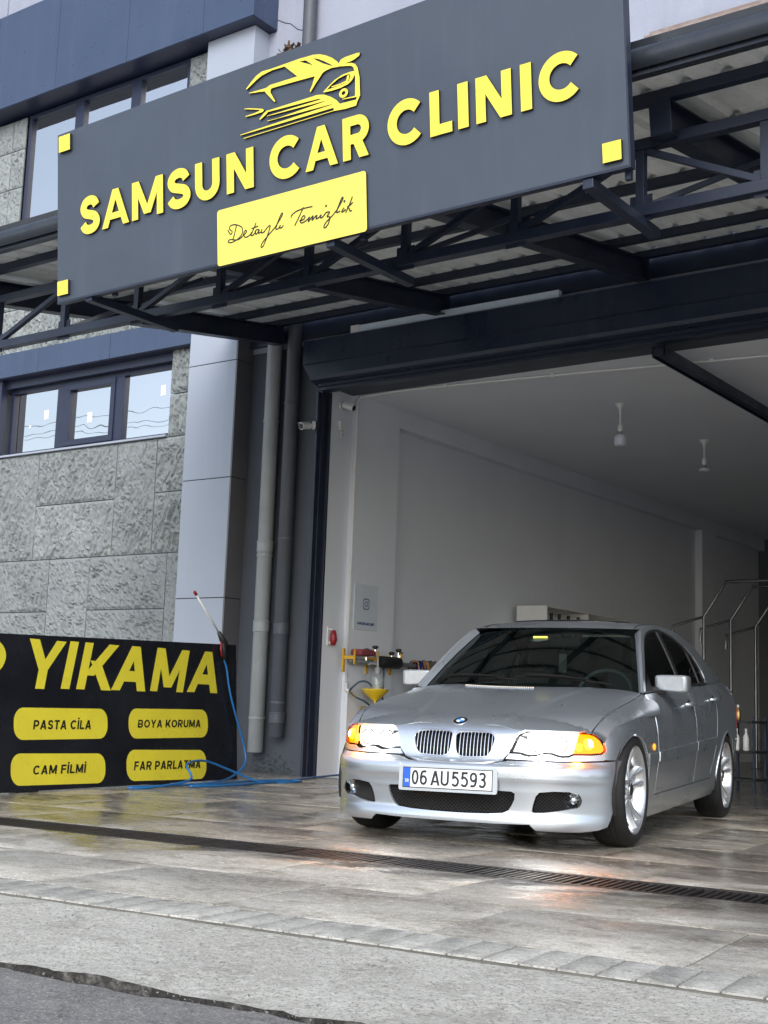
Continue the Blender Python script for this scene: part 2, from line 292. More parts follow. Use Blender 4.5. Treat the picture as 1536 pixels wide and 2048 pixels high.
def stuff(o): o['kind'] = 'stuff'; return o
def rehang(root):
    """parts were modelled in world space: keep them there under a root that stands at its base"""
    bpy.context.view_layer.update(); inv = root.matrix_world.inverted()
    for c in root.children: c.matrix_parent_inverse = inv
def vnoise(shape_xy, seed):
    rs = np.random.RandomState(seed); g = rs.rand(64, 64); x, y = shape_xy
    xi = np.floor(x).astype(int); yi = np.floor(y).astype(int); fx = x-xi; fy = y-yi; fx = fx*fx*(3-2*fx); fy = fy*fy*(3-2*fy)
    a = g[xi % 64, yi % 64]; b_ = g[(xi+1) % 64, yi % 64]; c = g[xi % 64, (yi+1) % 64]; d = g[(xi+1) % 64, (yi+1) % 64]
    return (a*(1-fx)+b_*fx)*(1-fy)+(c*(1-fx)+d*fx)*fy

def sp(xs,ys):
    # monotone-ish cubic hermite interpolator
    xs=np.array(xs,float);ys=np.array(ys,float);h=np.diff(xs);d=np.diff(ys)/h
    m=np.zeros(len(xs));m[0]=d[0];m[-1]=d[-1]
    for i in range(1,len(xs)-1):
        m[i]=0 if d[i-1]*d[i]<=0 else 3*(h[i-1]+h[i])/((2*h[i]+h[i-1])/d[i-1]+(h[i]+2*h[i-1])/d[i])
    def f(x):
        x=np.clip(np.asarray(x,float),xs[0],xs[-1]);i=np.clip(np.searchsorted(xs,x,side='right')-1,0,len(xs)-2)
        t=(x-xs[i])/h[i];a=ys[i];b=ys[i+1];ma=m[i]*h[i];mb=m[i+1]*h[i]
        return a*(2*t**3-3*t*t+1)+ma*(t**3-2*t*t+t)+b*(3*t*t-2*t**3)+mb*(t**3-t*t)
    return f
# level of a point between body feature lines: q=0 sill bottom,1 sill top,2 low crease,3 shoulder crease,4 belt
def zf(k,y):
    y=np.asarray(y,float)
    return [.125+.025*y,.255+.026*y,.480+.045*y,.712+.070*y,.838+.060*y][k]
XQ=sp([-.5,0,.6,1,1.55,2,2.5,3,3.6,4,4.6],[.74,.800,.832,.838,.858,.871,.868,.846,.806,.772,.70])
def side_w(y,z):
    y=np.asarray(y,float);z=np.asarray(z,float)
    Z=np.stack([zf(k,y)+0*z for k in range(5)],-1)
    q=np.zeros(np.broadcast(y,z).shape)
    q=(z-Z[...,0])/(Z[...,1]-Z[...,0])
    for k in range(1,4):
        q=np.where(z>Z[...,k],k+(z-Z[...,k])/(Z[...,k+1]-Z[...,k]),q)
    taper=np.where(y<.6,-.012*((.6-y)/1.0)**2,0)+np.where(y>1.6,-.022*((y-1.6)/1.6)**2,0)
    return XQ(q)+taper
YF=sp([.07,.09,.105,.12,.15,.175,.20,.25,.30,.345,.36,.38,.41,.43,.445,.46,.475,.53,.58,.61,.635,.66],
      [-.66,-.735,-.768,-.780,-.785,-.780,-.772,-.776,-.785,-.790,-.800,-.806,-.806,-.800,-.785,-.755,-.742,-.735,-.724,-.711,-.688,-.6565])
YC=.0;NF=3.3;YR0=2.95;NR=3.2
YRR=sp([.1,.2,.45,.6,.62,.9,1.0],[3.45,3.56,3.62,3.60,3.55,3.50,3.44])
# reference outline arclength table
_th=np.linspace(0,np.pi/2,4001);_x=.86*np.sin(_th)**(2/NF);_y=YC-(YC+.78)*np.cos(_th)**(2/NF)
_s=np.concatenate([[0],np.cumsum(np.hypot(np.diff(_x),np.diff(_y)))]);L0=_s[-1]
L1=L0+(YR0-YC)
_th2=np.linspace(0,np.pi/2,2001);_x2=.84*np.cos(_th2)**(2/NR);_y2=YR0+.66*np.sin(_th2)**(2/NR)
_s2=np.concatenate([[0],np.cumsum(np.hypot(np.diff(_x2),np.diff(_y2)))]);L2=L1+_s2[-1]
def shell(s,z):
    """s = arc length round the car from the nose centre (sign = side), z = height -> xyz"""
    s=np.asarray(s,float);z=np.asarray(z,float);sg=np.where(s<0,-1.,1.);a=np.abs(s)
    th=np.interp(a,_s,_th)
    y=np.where(a<L0,YC-(YC-YF(z))*np.cos(th)**(2/NF),YC+(a-L0))
    m=np.where(a<L0,np.sin(th)**(2/NF),1.)
    w=side_w(np.clip(y,-.35,YR0+.3),z);k=np.clip((-.2-y)/.25,0,1)*np.clip((.50-z)/.08,0,1);w=w+k*np.maximum(.866-.05*np.clip(.2-z,0,1)-w,0)
    th2=np.interp(a-L1,_s2,_th2)
    y=np.where(a>L1,YR0+(YRR(z)-YR0)*np.sin(th2)**(2/NR),y);m=np.where(a>L1,np.cos(th2)**(2/NR),m)
    return np.stack([sg*w*m,y,z+0*y],-1)
def s_of_y(y): return L0+(y-YC)
# wing edge: follows the top of the indicator lens at the front, then climbs to the shoulder crease
_LY=np.array([-.579,-.541,-.517,-.486]);_LX=np.array([.666,.714,.745,.780]);_LZ=np.array([.630,.6285,.6165,.578])
def ZE(y):
    y=np.asarray(y,float)
    return np.where(y<-.486,np.interp(y,_LY,_LZ),zf(3,y)-.1*np.exp(-np.maximum(y+.486,0)/.10))
HC=sp([-.72,-.66,-.62,-.5,-.3,0,.2,.36,.55],[.648,.668,.681,.713,.760,.826,.864,.890,.905])
ZT=lambda x: .652-.020*np.clip((np.abs(x)-.22)/.13,0,1)**2*(3-2*np.clip((np.abs(x)-.22)/.13,0,1))
def wing_x(y):
    y=np.asarray(y,float);zz=np.minimum(ZE(y),.655)
    a=side_w(np.clip(y,-.35,9),ZE(y))*(1-np.clip((YC-y)/(YC-YF(zz)),0,1)**NF)**(1/NF)
    return np.where(y<-.486,np.interp(y,np.concatenate([[-.80],_LY]),np.concatenate([[.30],_LX])),np.maximum(a,.780+.10*(y+.486)))
def hood_h(x,y):
    x=np.asarray(x,float);y=np.asarray(y,float)
    xe=wing_x(y)
    r=np.clip(np.abs(x)/np.maximum(xe,.05),0,1)
    w=np.clip((y+.579)/.35,0,1);w=w*w*(3-2*w);g=(1-w)*(1-r**3.2)+w*(1-r**6)**(1/1.4)
    z=ZE(y)+(HC(y)-ZE(y))*g
    t=np.clip((y+.7)/1.15,0,1);xr=.25+.24*t
    e=np.clip((xr+.03-np.abs(x))/.06,0,1);z=z+.010*(e*e*(3-2*e))*(1-.6*t)
    return z

D = {"sign":{"o":[-7.446,6.05,3.599],"U":[0.9999691769049134,0.0,0.007851448281041761],"V":[-0.00782312130069573,-0.08486882284024784,0.9963614212136204],"W":4.585141328247145,"H":1.272552114965617},"let":[["S",0.263,0.465],["A",0.492,0.77],["M",0.8,1.107],["S",1.151,1.365],["U",1.412,1.636],["N",1.7,1.938],["C",2.081,2.341],["A",2.373,2.633],["R",2.673,2.877],["C",3.022,3.275],["L",3.324,3.479],["I",3.52,3.589],["N",3.644,3.88],["I",3.939,4.013],["C",4.062,4.32]],"sq":[[[0.032,1.236],[0.154,1.226],[0.154,1.115],[0.032,1.125]],[[0.017,0.14],[0.132,0.139],[0.132,0.034],[0.017,0.035]],[[4.434,0.137],[4.543,0.133],[4.539,0.029],[4.433,0.029]]],"plq":[[1.608,0.358],[2.849,0.345],[2.839,-0.043],[1.608,-0.014]],"em_h1":[[2.332,1.183],[2.385,1.177],[2.444,1.13],[2.428,1.136]],"em_h2":[[2.445,1.174],[2.484,1.159],[2.531,1.132],[2.578,1.1],[2.605,1.08],[2.585,1.087],[2.531,1.114],[2.476,1.15]],"em_arrow":[[1.859,0.993],[1.904,0.984],[2.014,0.952],[2.029,0.94],[2.018,0.93],[1.954,0.929],[1.873,0.933],[1.868,0.939],[1.946,0.939],[1.997,0.946],[1.988,0.952],[1.861,0.988]],"em_eye":[[2.523,0.933],[2.567,0.959],[2.614,0.985],[2.676,1.003],[2.738,1.005],[2.776,1.001],[2.774,0.98],[2.752,0.948],[2.721,0.931],[2.659,0.922],[2.589,0.922],[2.527,0.927]],"em_eyeh":[[2.551,0.938],[2.59,0.963],[2.645,0.986],[2.699,0.994],[2.734,0.992],[2.739,0.97],[2.725,0.949],[2.683,0.941],[2.598,0.938]],"em_pup":[[2.59,0.95],[2.66,0.95],[2.706,0.957],[2.715,0.986],[2.73,0.988],[2.731,0.966],[2.717,0.948],[2.652,0.942],[2.591,0.943]],"em_ring":[[2.683,0.883],0.037],"script":[[[1.703,0.203],[1.727,0.168],[1.742,0.184],[1.718,0.207],[1.733,0.227],[1.777,0.223],[1.826,0.197],[1.833,0.162],[1.805,0.131],[1.746,0.112],[1.707,0.118],[1.717,0.133],[1.751,0.128]],[[1.78,0.218],[1.762,0.161],[1.744,0.124]],[[1.751,0.126],[1.8,0.12],[1.845,0.142],[1.869,0.159],[1.857,0.169],[1.843,0.146],[1.859,0.122],[1.898,0.131],[1.912,0.147]],[[1.952,0.202],[1.927,0.159],[1.907,0.129],[1.921,0.123],[1.951,0.143]],[[1.911,0.17],[1.97,0.176]],[[1.979,0.149],[1.956,0.155],[1.941,0.138],[1.955,0.125],[1.979,0.149],[1.971,0.127],[1.998,0.134]],[[2.003,0.151],[1.996,0.127],[2.017,0.127],[2.051,0.153],[2.072,0.156],[2.045,0.092],[2.011,0.036],[1.992,0.032],[2.002,0.056],[2.054,0.097],[2.111,0.137]],[[2.111,0.137],[2.164,0.193],[2.178,0.217],[2.164,0.213],[2.126,0.149],[2.121,0.125],[2.144,0.127],[2.158,0.143]],[[2.158,0.146],[2.15,0.13],[2.167,0.126],[2.184,0.138]],[[2.247,0.174],[2.256,0.192],[2.298,0.209],[2.361,0.214],[2.424,0.212]],[[2.351,0.223],[2.306,0.157],[2.276,0.116]],[[2.315,0.14],[2.351,0.144],[2.362,0.16],[2.347,0.166],[2.324,0.139],[2.337,0.123],[2.378,0.135],[2.396,0.149]],[[2.401,0.152],[2.387,0.12],[2.414,0.142],[2.428,0.15],[2.418,0.123],[2.445,0.143],[2.459,0.147],[2.451,0.127],[2.472,0.13],[2.49,0.144]],[[2.494,0.147],[2.485,0.126],[2.507,0.13],[2.53,0.151]],[[2.53,0.151],[2.561,0.148],[2.538,0.124],[2.56,0.116],[2.55,0.079],[2.523,0.056],[2.512,0.062],[2.528,0.087],[2.582,0.122],[2.618,0.15]],[[2.618,0.15],[2.658,0.198],[2.667,0.219],[2.654,0.213],[2.622,0.156],[2.617,0.133],[2.643,0.138]],[[2.674,0.153],[2.656,0.135],[2.66,0.127],[2.687,0.14]],[[2.74,0.209],[2.713,0.159],[2.684,0.117]],[[2.743,0.173],[2.722,0.16],[2.7,0.151],[2.714,0.137],[2.719,0.122],[2.736,0.122]],[[2.533,0.193],[2.536,0.188]],[[2.678,0.192],[2.681,0.189]]],"yk":{"o":[-7.926,6.253,0.02],"U":[-0.1602721404651297,0.9870728650868311,0.0],"V":[-0.08602906870270174,-0.013968637443995378,0.9961946980917455],"tl":[-0.021,1.156],"tr":[3.265,1.254]},"em_main":[[1.876,1.122],[1.919,1.157],[1.967,1.188],[2.018,1.204],[2.094,1.2],[2.21,1.201],[2.325,1.202],[2.445,1.196],[2.501,1.185],[2.552,1.162],[2.602,1.131],[2.644,1.092],[2.649,1.082],[2.667,1.104],[2.702,1.11],[2.794,1.111],[2.816,1.106],[2.808,1.089],[2.77,1.075],[2.739,1.071],[2.69,1.071],[2.743,1.062],[2.777,1.045],[2.795,1.018],[2.809,0.952],[2.81,0.851],[2.811,0.835],[2.79,0.806],[2.778,0.778],[2.694,0.778],[2.602,0.788],[1.853,0.789],[1.849,0.794],[2.602,0.792],[2.604,0.809],[1.819,0.819],[1.822,0.823],[1.944,0.826],[2.591,0.832],[2.588,0.836],[2.058,0.857],[2.058,0.861],[2.154,0.856],[2.553,0.868],[2.526,0.871],[2.055,0.891],[2.055,0.894],[2.506,0.889],[2.479,0.898],[2.064,0.918],[2.038,0.901],[1.996,0.882],[1.989,0.889],[2.026,0.918],[2.051,0.928],[2.479,0.925],[2.527,0.914],[2.581,0.886],[2.627,0.852],[2.653,0.822],[2.779,0.816],[2.787,0.832],[2.673,0.843],[2.673,0.848],[2.772,0.842],[2.776,0.942],[2.772,0.999],[2.763,1.027],[2.746,1.041],[2.708,1.051],[2.662,1.061],[2.593,1.07],[2.542,1.065],[2.518,1.055],[2.498,1.035],[2.465,1.005],[2.421,0.959],[2.413,0.965],[2.437,1.006],[2.457,1.053],[2.108,1.069],[2.09,1.066],[2.087,1.044],[2.127,0.974],[2.119,0.971],[2.078,1.016],[2.037,1.063],[1.99,1.072],[1.905,1.084],[1.901,1.089],[2.05,1.083],[2.083,1.094],[2.314,1.09],[2.21,1.184],[2.102,1.188],[2.017,1.177],[1.966,1.158],[1.927,1.138],[1.882,1.117]]}
# ------------------------------------------------------------------ lettering: every glyph is drawn from strokes (cap height 1)
def arc(cx, cy, rx, ry, a0, a1, n=18): return [(cx+rx*math.cos(R(a0+(a1-a0)*i/n)), cy+ry*math.sin(R(a0+(a1-a0)*i/n))) for i in range(n+1)]
def spline(pts, n=8, closed=False):
    P = [pts[0]]+list(pts)+[pts[-1]]; out = []
    for i in range(1, len(P)-2):
        for k in range(n):
            t = k/n; a, b, c, d = P[i-1], P[i], P[i+1], P[i+2]
            out.append(tuple(.5*(2*b[j]+(c[j]-a[j])*t+(2*a[j]-5*b[j]+4*c[j]-d[j])*t*t+(3*b[j]-a[j]-3*c[j]+d[j])*t**3) for j in range(len(b))))
    return out+[tuple(pts[-1])]
def stroke(pts, t):
    """outline polygon of a pen of width t along pts"""
    L, Q = [], []
    for i, p in enumerate(pts):
        a = pts[max(i-1, 0)]; b = pts[min(i+1, len(pts)-1)]; dx, dy = b[0]-a[0], b[1]-a[1]; k = math.hypot(dx, dy) or 1
        L.append((p[0]-dy/k*t/2, p[1]+dx/k*t/2)); Q.append((p[0]+dy/k*t/2, p[1]-dx/k*t/2))
    return ('strip', L, Q)
def rect(x0, y0, x1, y1): return [(x0, y0), (x1, y0), (x1, y1), (x0, y1)]
def diag(x0, x1, h, y0=0, y1=1): return [(x0, y0), (x0+h, y0), (x1+h, y1), (x1, y1)]
def glyph(c, w, t):
    a = t/2; h = t*1.10
    if c == 'I': return [rect(0, 0, t, 1)]
    if c == '1dot': return [rect(0, 1.10, t, 1.10+t)]
    if c == 'L': return [rect(0, 0, t, 1), rect(t, 0, w, t*.95)]
    if c == 'T': return [rect((w-t)/2, 0, (w+t)/2, 1-t), rect(0, 1-t*.95, w, 1)]
    if c == 'F': return [rect(0, 0, t, 1), rect(t, 1-t*.95, w, 1), rect(t, .42, w*.92, .42+t*.9)]
    if c == 'P' or c == 'R' or c == 'B':
        y1 = .46 if c != 'P' else .40; o = [rect(0, 0, t, 1)]
        ry = (1-y1)/2-a+t*.25; cy = 1-a-ry; cx = w-a-ry if w-a-ry > t*.6 else t*.7; rx = w-a-cx-(0.03 if c == 'B' else 0)
        o.append(stroke([(t*.5, 1-a), (cx, 1-a)]+arc(cx, cy, rx, ry, 88, -88)+[(cx, 1-a-2*ry), (t*.5, 1-a-2*ry)], t))
        if c == 'R': o.append(diag(w*.98-h*1.1, w*.40-h*.15, h*1.08, 0, 1-a-2*ry))
        if c == 'B':
            r2 = (1-a-2*ry-a)/2; cx2 = w-a-r2; o.append(stroke([(t*.5, a), (cx2, a)]+arc(cx2, a+r2, w-a-cx2, r2, -88, 88)+[(cx2, a+2*r2), (t*.5, a+2*r2)], t))
        return o
    if c == 'A': return [diag(0, (w-h)/2, h), diag(w-h, (w-h)/2, h), rect(w*.22, .20, w*.78, .20+t*.85)]
    if c == 'M': return [rect(0, 0, t, 1), rect(w-t, 0, w, 1), diag(w/2-h*.5, t*.10, h*.95, .10, 1), diag(w/2-h*.45, w-t*.10-h*.95, h*.95, .10, 1)]
    if c == 'N': return [rect(0, 0, t, 1), rect(w-t, 0, w, 1), diag(w-h*1.06, 0, h*1.06)]
    if c == 'Y': return [rect((w-t)/2, 0, (w+t)/2, .46), diag((w-h)/2, 0, h, .42, 1), diag((w-h)/2, w-h, h, .42, 1)]
    if c == 'K': return [rect(0, 0, t, 1), diag(t*.55, w-h*1.15, h*1.15, .30, 1), diag(w-h*1.1, t*1.05, h*1.1, 0, .62)]
    if c == 'U': return [stroke([(a, 1), (a, w/2)]+arc(w/2, w/2 if w < .9 else .42, w/2-a, (w/2 if w < .9 else .42)-a, 180, 360)+[(w-a, 1)], t)]
    if c == 'C': return [stroke(arc(w*.53, .5, w*.53-a, .5-a, 42, 318, 30), t)]
    if c == 'O' or c == '0': return [stroke(arc(w/2, .5, w/2-a, .5-a, 0, 180, 18), t), stroke(arc(w/2, .5, w/2-a, .5-a, 180, 360, 18), t)]
    if c == 'S':
        q = [(.93, .775), (.80, .93), (.52, 1), (.20, .94), (.05, .76), (.18, .585), (.50, .50), (.83, .41), (.97, .23), (.82, .06), (.48, 0), (.18, .06), (.02, .21)]
        return [stroke(spline([(a+x*(w-t), a+y*(1-t)) for x, y in q], 6), t)]
    if c == '6' or c == '9':
        ry = .31-a+.02; o = [arc(w/2, ry+a, w/2-a, ry, 0, 180, 16), arc(w/2, ry+a, w/2-a, ry, 180, 360, 16), spline([(a, ry+a), (a+.01, .58), (w*.30, .86), (w*.62, 1-a), (w*.86, 1-a*1.4)], 6)]
        if c == '9': o = [[(w-x, 1-y) for x, y in s] for s in o]
        return [stroke(s, t) for s in o]
    if c == '5': return [rect(w*.10, 1-t, w*.92, 1), diag(w*.06, w*.12, t, .50, 1-t), stroke(spline([(w*.10+a*.4, .50), (w*.32, .615), (w*.60, .60), (w-a, .44), (w-a, .24), (w*.66, a), (w*.34, a), (a*.9, .17)], 6), t)]
    if c == '3': return [stroke(spline([(a, .84), (w*.28, 1-a), (w*.66, 1-a), (w-a*1.2, .80), (w-a*1.6, .64), (w*.64, .53), (w*.36, .53)], 6), t), stroke(spline([(w*.36, .531), (w*.66, .53), (w-a, .36), (w-a, .22), (w*.66, a), (w*.30, a), (a*.9, .18)], 6), t)]
    if c == 'D': return [rect(0, 0, t, 1), stroke([(t*.5, 1-a), (w*.4, 1-a)]+arc(w*.4, .5, w*.6-a, .5-a, 88, -88)+[(w*.4, a), (t*.5, a)], t)]
    return []
def poly_mesh(mb, polys, fr, depth, xf=lambda x, y: (x, y), base=0.0, eps=.0004):
    """polygons in the plane fr=(origin, U, V, N) raised by depth (front face material 0, sides material 1)"""
    o, U, V, N = [np.array(v, float) for v in fr]
    for i, P in enumerate(polys):
        h = base+depth+eps*i
        if isinstance(P, tuple) and P[0] == 'strip':
            L = [xf(*p) for p in P[1]]; Q = [xf(*p) for p in P[2]]; k = len(L)
            top = [o+U*x+V*y+N*h for x, y in L+Q]; mb.add(top, [(j, k+j, k+j+1, j+1) for j in range(k-1)], 0)
            ring = L+Q[::-1]
        else:
            ring = [xf(*p) for p in P]; top = [o+U*x+V*y+N*h for x, y in ring]; mb.add(top, [tuple(range(len(ring)))], 0)
        if depth > .0015:
            a = [o+U*x+V*y+N*h for x, y in ring]; b = [o+U*x+V*y+N*base for x, y in ring]; k = len(ring)
            mb.add(a+b, [(j, (j+1) % k, k+(j+1) % k, k+j) for j in range(k)], 1)
ADV = dict(I=.36, L=.62, T=.70, F=.66, P=.74, R=.78, B=.78, A=.84, M=.96, N=.84, Y=.80, K=.80, U=.80, C=.84, O=.90, S=.74, D=.82)
def text_polys(txt, t=.20, gap=.10):
    x = 0; out = []
    for ch in txt:
        if ch == ' ': x += .36; continue
        dot = ch == 'İ'; c = 'I' if dot else ch
        w = t if c == 'I' else ADV[c]*.92
        for P in glyph(c, w, t)+(glyph('1dot', w, t) if dot else []):
            out.append(('strip', [(px+x, py) for px, py in P[1]], [(px+x, py) for px, py in P[2]]) if isinstance(P, tuple) else [(px+x, py) for px, py in P])
        x += w+gap
    return out, x-gap
def put_text(mb, txt, fr, x0, x1, y0, y1, t=.2, shear=0.0, depth=.001, base=0.0, gap=.10, tilt=0.0):
    ps, w = text_polys(txt, t, gap); sx = (x1-x0-shear*(y1-y0))/w; sy = y1-y0
    poly_mesh(mb, ps, fr, depth, lambda x, y: (x0+x*sx+shear*y*sy, y0+y*sy+tilt*x*sx), base, .00015)
# ================================================================== SETTING
TH = R(6.0); CU, SU = math.cos(TH), math.sin(TH)
def st(u, v, z=0.0): return (u*CU - v*SU, u*SU + v*CU, z)      # street frame: u along the kerb, v towards the building
MST = Matrix(((CU, -SU, 0, 0), (SU, CU, 0, 0), (0, 0, 1, 0), (0, 0, 0, 1)))
# road: asphalt strip, with unseen ground beyond made pale to bounce light
def rough_strip(name, v0, v1, z0, z1, mat, n_u, n_v, edge, amp, seed, u0=-9, u1=6):
    rs = random.Random(seed); P = []
    us = [u0+(u1-u0)*i/n_u for i in range(n_u+1)]
    a, b_ = np.meshgrid(np.array(us)*7.0, np.linspace(v0, v1, n_v+1)*7.0, indexing='ij'); hz = vnoise((a+40, b_+40), seed)+.5*vnoise((a*2.7+40, b_*2.7+40), seed+1)
    for j in range(n_v+1):
        t = j/n_v; row = []
        for i, u in enumerate(us):
            v = v0+(v1-v0)*t
            if j == 0: v += edge*(vnoise((np.array(u*6.0+60), np.array(1.5)), seed+2)-.5)*2+edge*.9*(vnoise((np.array(u*31.0+600), np.array(2.5)), seed+3)-.5)
            row.append(st(u, v, z0+(z1-z0)*t+amp*(1-.75*t)*(hz[i, j]-.75)))
        P.append(row)
    mb = MB(); mb.grid(P)
    if edge:                                                     # broken lip down to the asphalt
        low = [(x, y, z0-.06) for x, y, z in P[0]]; mb.grid([low, P[0]], 1)
    return struct(mb.build(name, [mat, M['edge_dirt']], smooth=True, sharp=40))
rough_strip('concrete_ramp', 2.97, 3.616, -.066, -.0095, M['ramp'], 520, 20, .040, .014, 3)
mb = MB()
us = [-9+15*i/420 for i in range(421)]; vs_ = [1.2+1.735*i/22 for i in range(23)]
A_, B_ = np.meshgrid(np.array(us)*5+70, np.array(vs_)*5+20, indexing='ij'); hz = vnoise((A_, B_), 11)
jag = [.020*(vnoise((np.array(u*9.0+80), np.array(3.5)), 31)-.5)*2+.020*(vnoise((np.array(u*37.0+700), np.array(5.5)), 32)-.5) for u in us]
mb.grid([[st(u, v+(jag[i] if j == 22 else 0), -.082+.012*hz[i, j]-(.008 if j == 22 else 0)) for i, u in enumerate(us)] for j, v in enumerate(vs_)])
r = struct(mb.build('road_surface', M['asphalt'], smooth=True))
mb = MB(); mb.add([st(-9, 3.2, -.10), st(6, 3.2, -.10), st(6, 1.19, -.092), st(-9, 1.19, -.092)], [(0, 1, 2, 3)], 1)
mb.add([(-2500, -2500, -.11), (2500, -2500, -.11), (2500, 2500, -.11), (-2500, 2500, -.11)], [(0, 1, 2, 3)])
struct(mb.build('ground', [M['bounce_ground'], M['crack']]))
# apron: bed of grout with stamped slabs and a row of edge tiles laid in it
VT0, VT1, VD0, VD1 = 3.622, 3.895, 5.435, 5.770
bed = MB(); bed.box((-8.5, 3.612, -.09), (9, VD0-.012, -.005), mt=MST); bed.box((-12, VD1+.012, -.09), (9, 11.55, -.006), mt=MST)
apron = struct(bed.build('apron', M['grout']))
def slab_mesh(w, d, name, mat, chip, seed):
    rs = random.Random(seed); mb = MB(); b = .003; h = .012; n = 8
    def ring(ins, z, j):
        p = []
        for (x0, y0), (x1, y1) in (((0, 0), (w, 0)), ((w, 0), (w, d)), ((w, d), (0, d)), ((0, d), (0, 0))):
            for i in range(n):
                x, y = x0+(x1-x0)*i/n, y0+(y1-y0)*i/n
                x = min(max(x, ins), w-ins)+rs.uniform(-j, j); y = min(max(y, ins), d-ins)+rs.uniform(-j, j); p.append((x, y, z))
        return p
    r0, r1 = ring(.002, -h, 0), ring(.002, -b*.6, chip*.4); r2 = ring(b, 0, chip); k = len(r0)
    mb.add(r0+r1+r2, [(j, (j+1) % k, k+(j+1) % k, k+j) for j in range(k)]+[(k+j, k+(j+1) % k, 2*k+(j+1) % k, 2*k+j) for j in range(k)]+[tuple(range(2*k, 3*k))])
    o = mb.build(name, mat, smooth=True, sharp=50); return o
JW = .003
def lay(name, mat, rows, wid, chip, seed, u0, u1):
    rs = random.Random(seed); protos = {}
    for ri, (v0, v1) in enumerate(rows):
        off = (ri % 2)*wid*.5
        protos[ri] = [slab_mesh(wid-JW, v1-v0-JW, name, mat, chip, seed*10+ri*3+q) for q in range(2)]
        used = [False, False]; i = 0; u = u0+off
        while u < u1:
            q = rs.randrange(2); o = protos[ri][q]
            if used[q]: o = o.copy(); COL.objects.link(o)
            used[q] = True; o.parent = apron
            o.matrix_local = Matrix.Translation(st(u+JW/2, v0+JW/2, rs.uniform(-.0015, .0012))) @ Euler((rs.uniform(-.0015, .0015), rs.uniform(-.0015, .0015), TH)).to_matrix().to_4x4()
            u += wid; i += 1
        for q in (0, 1):
            if not used[q]: bpy.data.objects.remove(protos[ri][q])
lay('edge_tile', M['tile'], [(VT0, VT1)], .118, .0012, 5, -5.6, 1.4)
lay('floor_slab', M['slab'], [(VT1+.004, 4.66), (4.66, VD0-.016)], .86, .003, 6, -7.2, 2.2)
lay('floor_slab', M['slab'], [(VD1+.016+i*.80, VD1+.016+(i+1)*.80) for i in range(7)], .98, .003, 8, -9.8, 2.6)
# loose grit along the broken edge and on the road
rs = random.Random(21); mb = MB()
for i in range(2600):
    u = rs.uniform(-4.6, -.6); v = 2.955+rs.gauss(0, .05)-abs(rs.gauss(0, .12)) if i < 1500 else rs.uniform(2.2, 3.6)
    if v > 3.6: continue
    z = -.076 if v < 2.96 else -.052+.038*(v-2.97)/.65; r_ = min(.010, abs(rs.gauss(.0018, .0018))+.0008); c = Vector(st(u, v, z+r_*.3))
    p = [c+Vector((rs.uniform(-1, 1), rs.uniform(-1, 1), rs.uniform(-.6, 1)))*r_ for _ in range(4)]; mb.add(p, [(0, 1, 2), (0, 2, 3), (0, 3, 1), (1, 3, 2)])
stuff(mb.build('loose_grit', M['asphalt']))
# drain channel with its grate
dr = thing('drain_grate', 'long black slotted iron drain grate crossing the concrete apron', 'drain', st(-2.6, (VD0+VD1)/2))
g = MB(); g.box((-8.2, VD0-.010, -.09), (4, VD1+.010, -.084), mt=MST); p = g.build('channel', M['pit'], dr)
for nm, a, b_ in (('frame_rail', VD0-.011, VD0+.020), ('frame_rail', VD1-.020, VD1+.011)):
    g = MB(); g.box((-8.2, a, -.085), (4, b_, -.001), mt=MST); g.build(nm, M['grate'], dr, bevel=.003)
bm_ = MB(); bm_.box((-.0095, VD0+.0205, -.030), (.0095, VD1-.0205, -.004)); pb = bm_.build('bar', M['grate'], None, bevel=.002)
u = -7.9; k = 0; first = True; bars = []
while u < 1.2 and k < 290:
    o = pb if first else pb.copy()
    if not first: COL.objects.link(o)
    first = False; o.parent = dr; bars.append(o)
    o.matrix_local = MST @ Matrix.Translation((u, random.uniform(-.0008, .0008), random.uniform(-.0012, .0006))); u += .036 if k % 14 else .052; k += 1
rehang(dr)
# interior floor
mb = MB(); mb.box((-9.6, 11.2, -.10), (4.5, 24.2, -.009)); struct(mb.build('wash_bay_floor', M['floor_in']))

# ================================================================== BUILDING
bld = thing('garage_building', 'industrial unit with grey stone panels, silver pillar, blue bands and a big open white-walled bay', 'building', (-8.0, 10.75, 0))
YS, YC_, YW = 10.62, 10.49, 10.75
def wallbox(name, a, b_, mat): mb = MB(); mb.box(a, b_); return mb.build(name, mat, bld)
# backing walls
wallbox('wall', (-14.62, YS+.012, -.1), (-10.40, 11.15, 3.80), M['joint'])
wallbox('wall', (-14.62, YS+.30, 3.801), (-10.40, 11.15, 4.951), M['joint'])
wallbox('wall', (-14.62, YS+.012, 4.952), (-10.40, 11.15, 6.90), M['joint'])
wallbox('wall', (-14.62, YS+.30, 6.901), (-10.40, 11.15, 8.60), M['joint'])
wallbox('wall', (-14.62, YS+.012, 8.601), (-10.40, 11.15, 11.2), M['walllav'])
wallbox('recess_wall', (-10.399, YW, -.1), (-8.62, 11.15, 4.66), M['wallgrey'])
wallbox('upper_wall', (-10.399, YW, 4.661), (4.5, 11.15, 11.2), M['walllav'])
wallbox('header_wall', (-8.619, YW+.004, 4.135), (4.5, 11.15, 4.66), M['wallgrey'])
wallbox('right_pier', (1.8, YW, -.1), (4.5, 11.15, 4.134), M['wallgrey'])
wallbox('end_wall', (-17.0, YS-.01, -.1), (-14.621, 11.15, 11.2), M['walllav'])
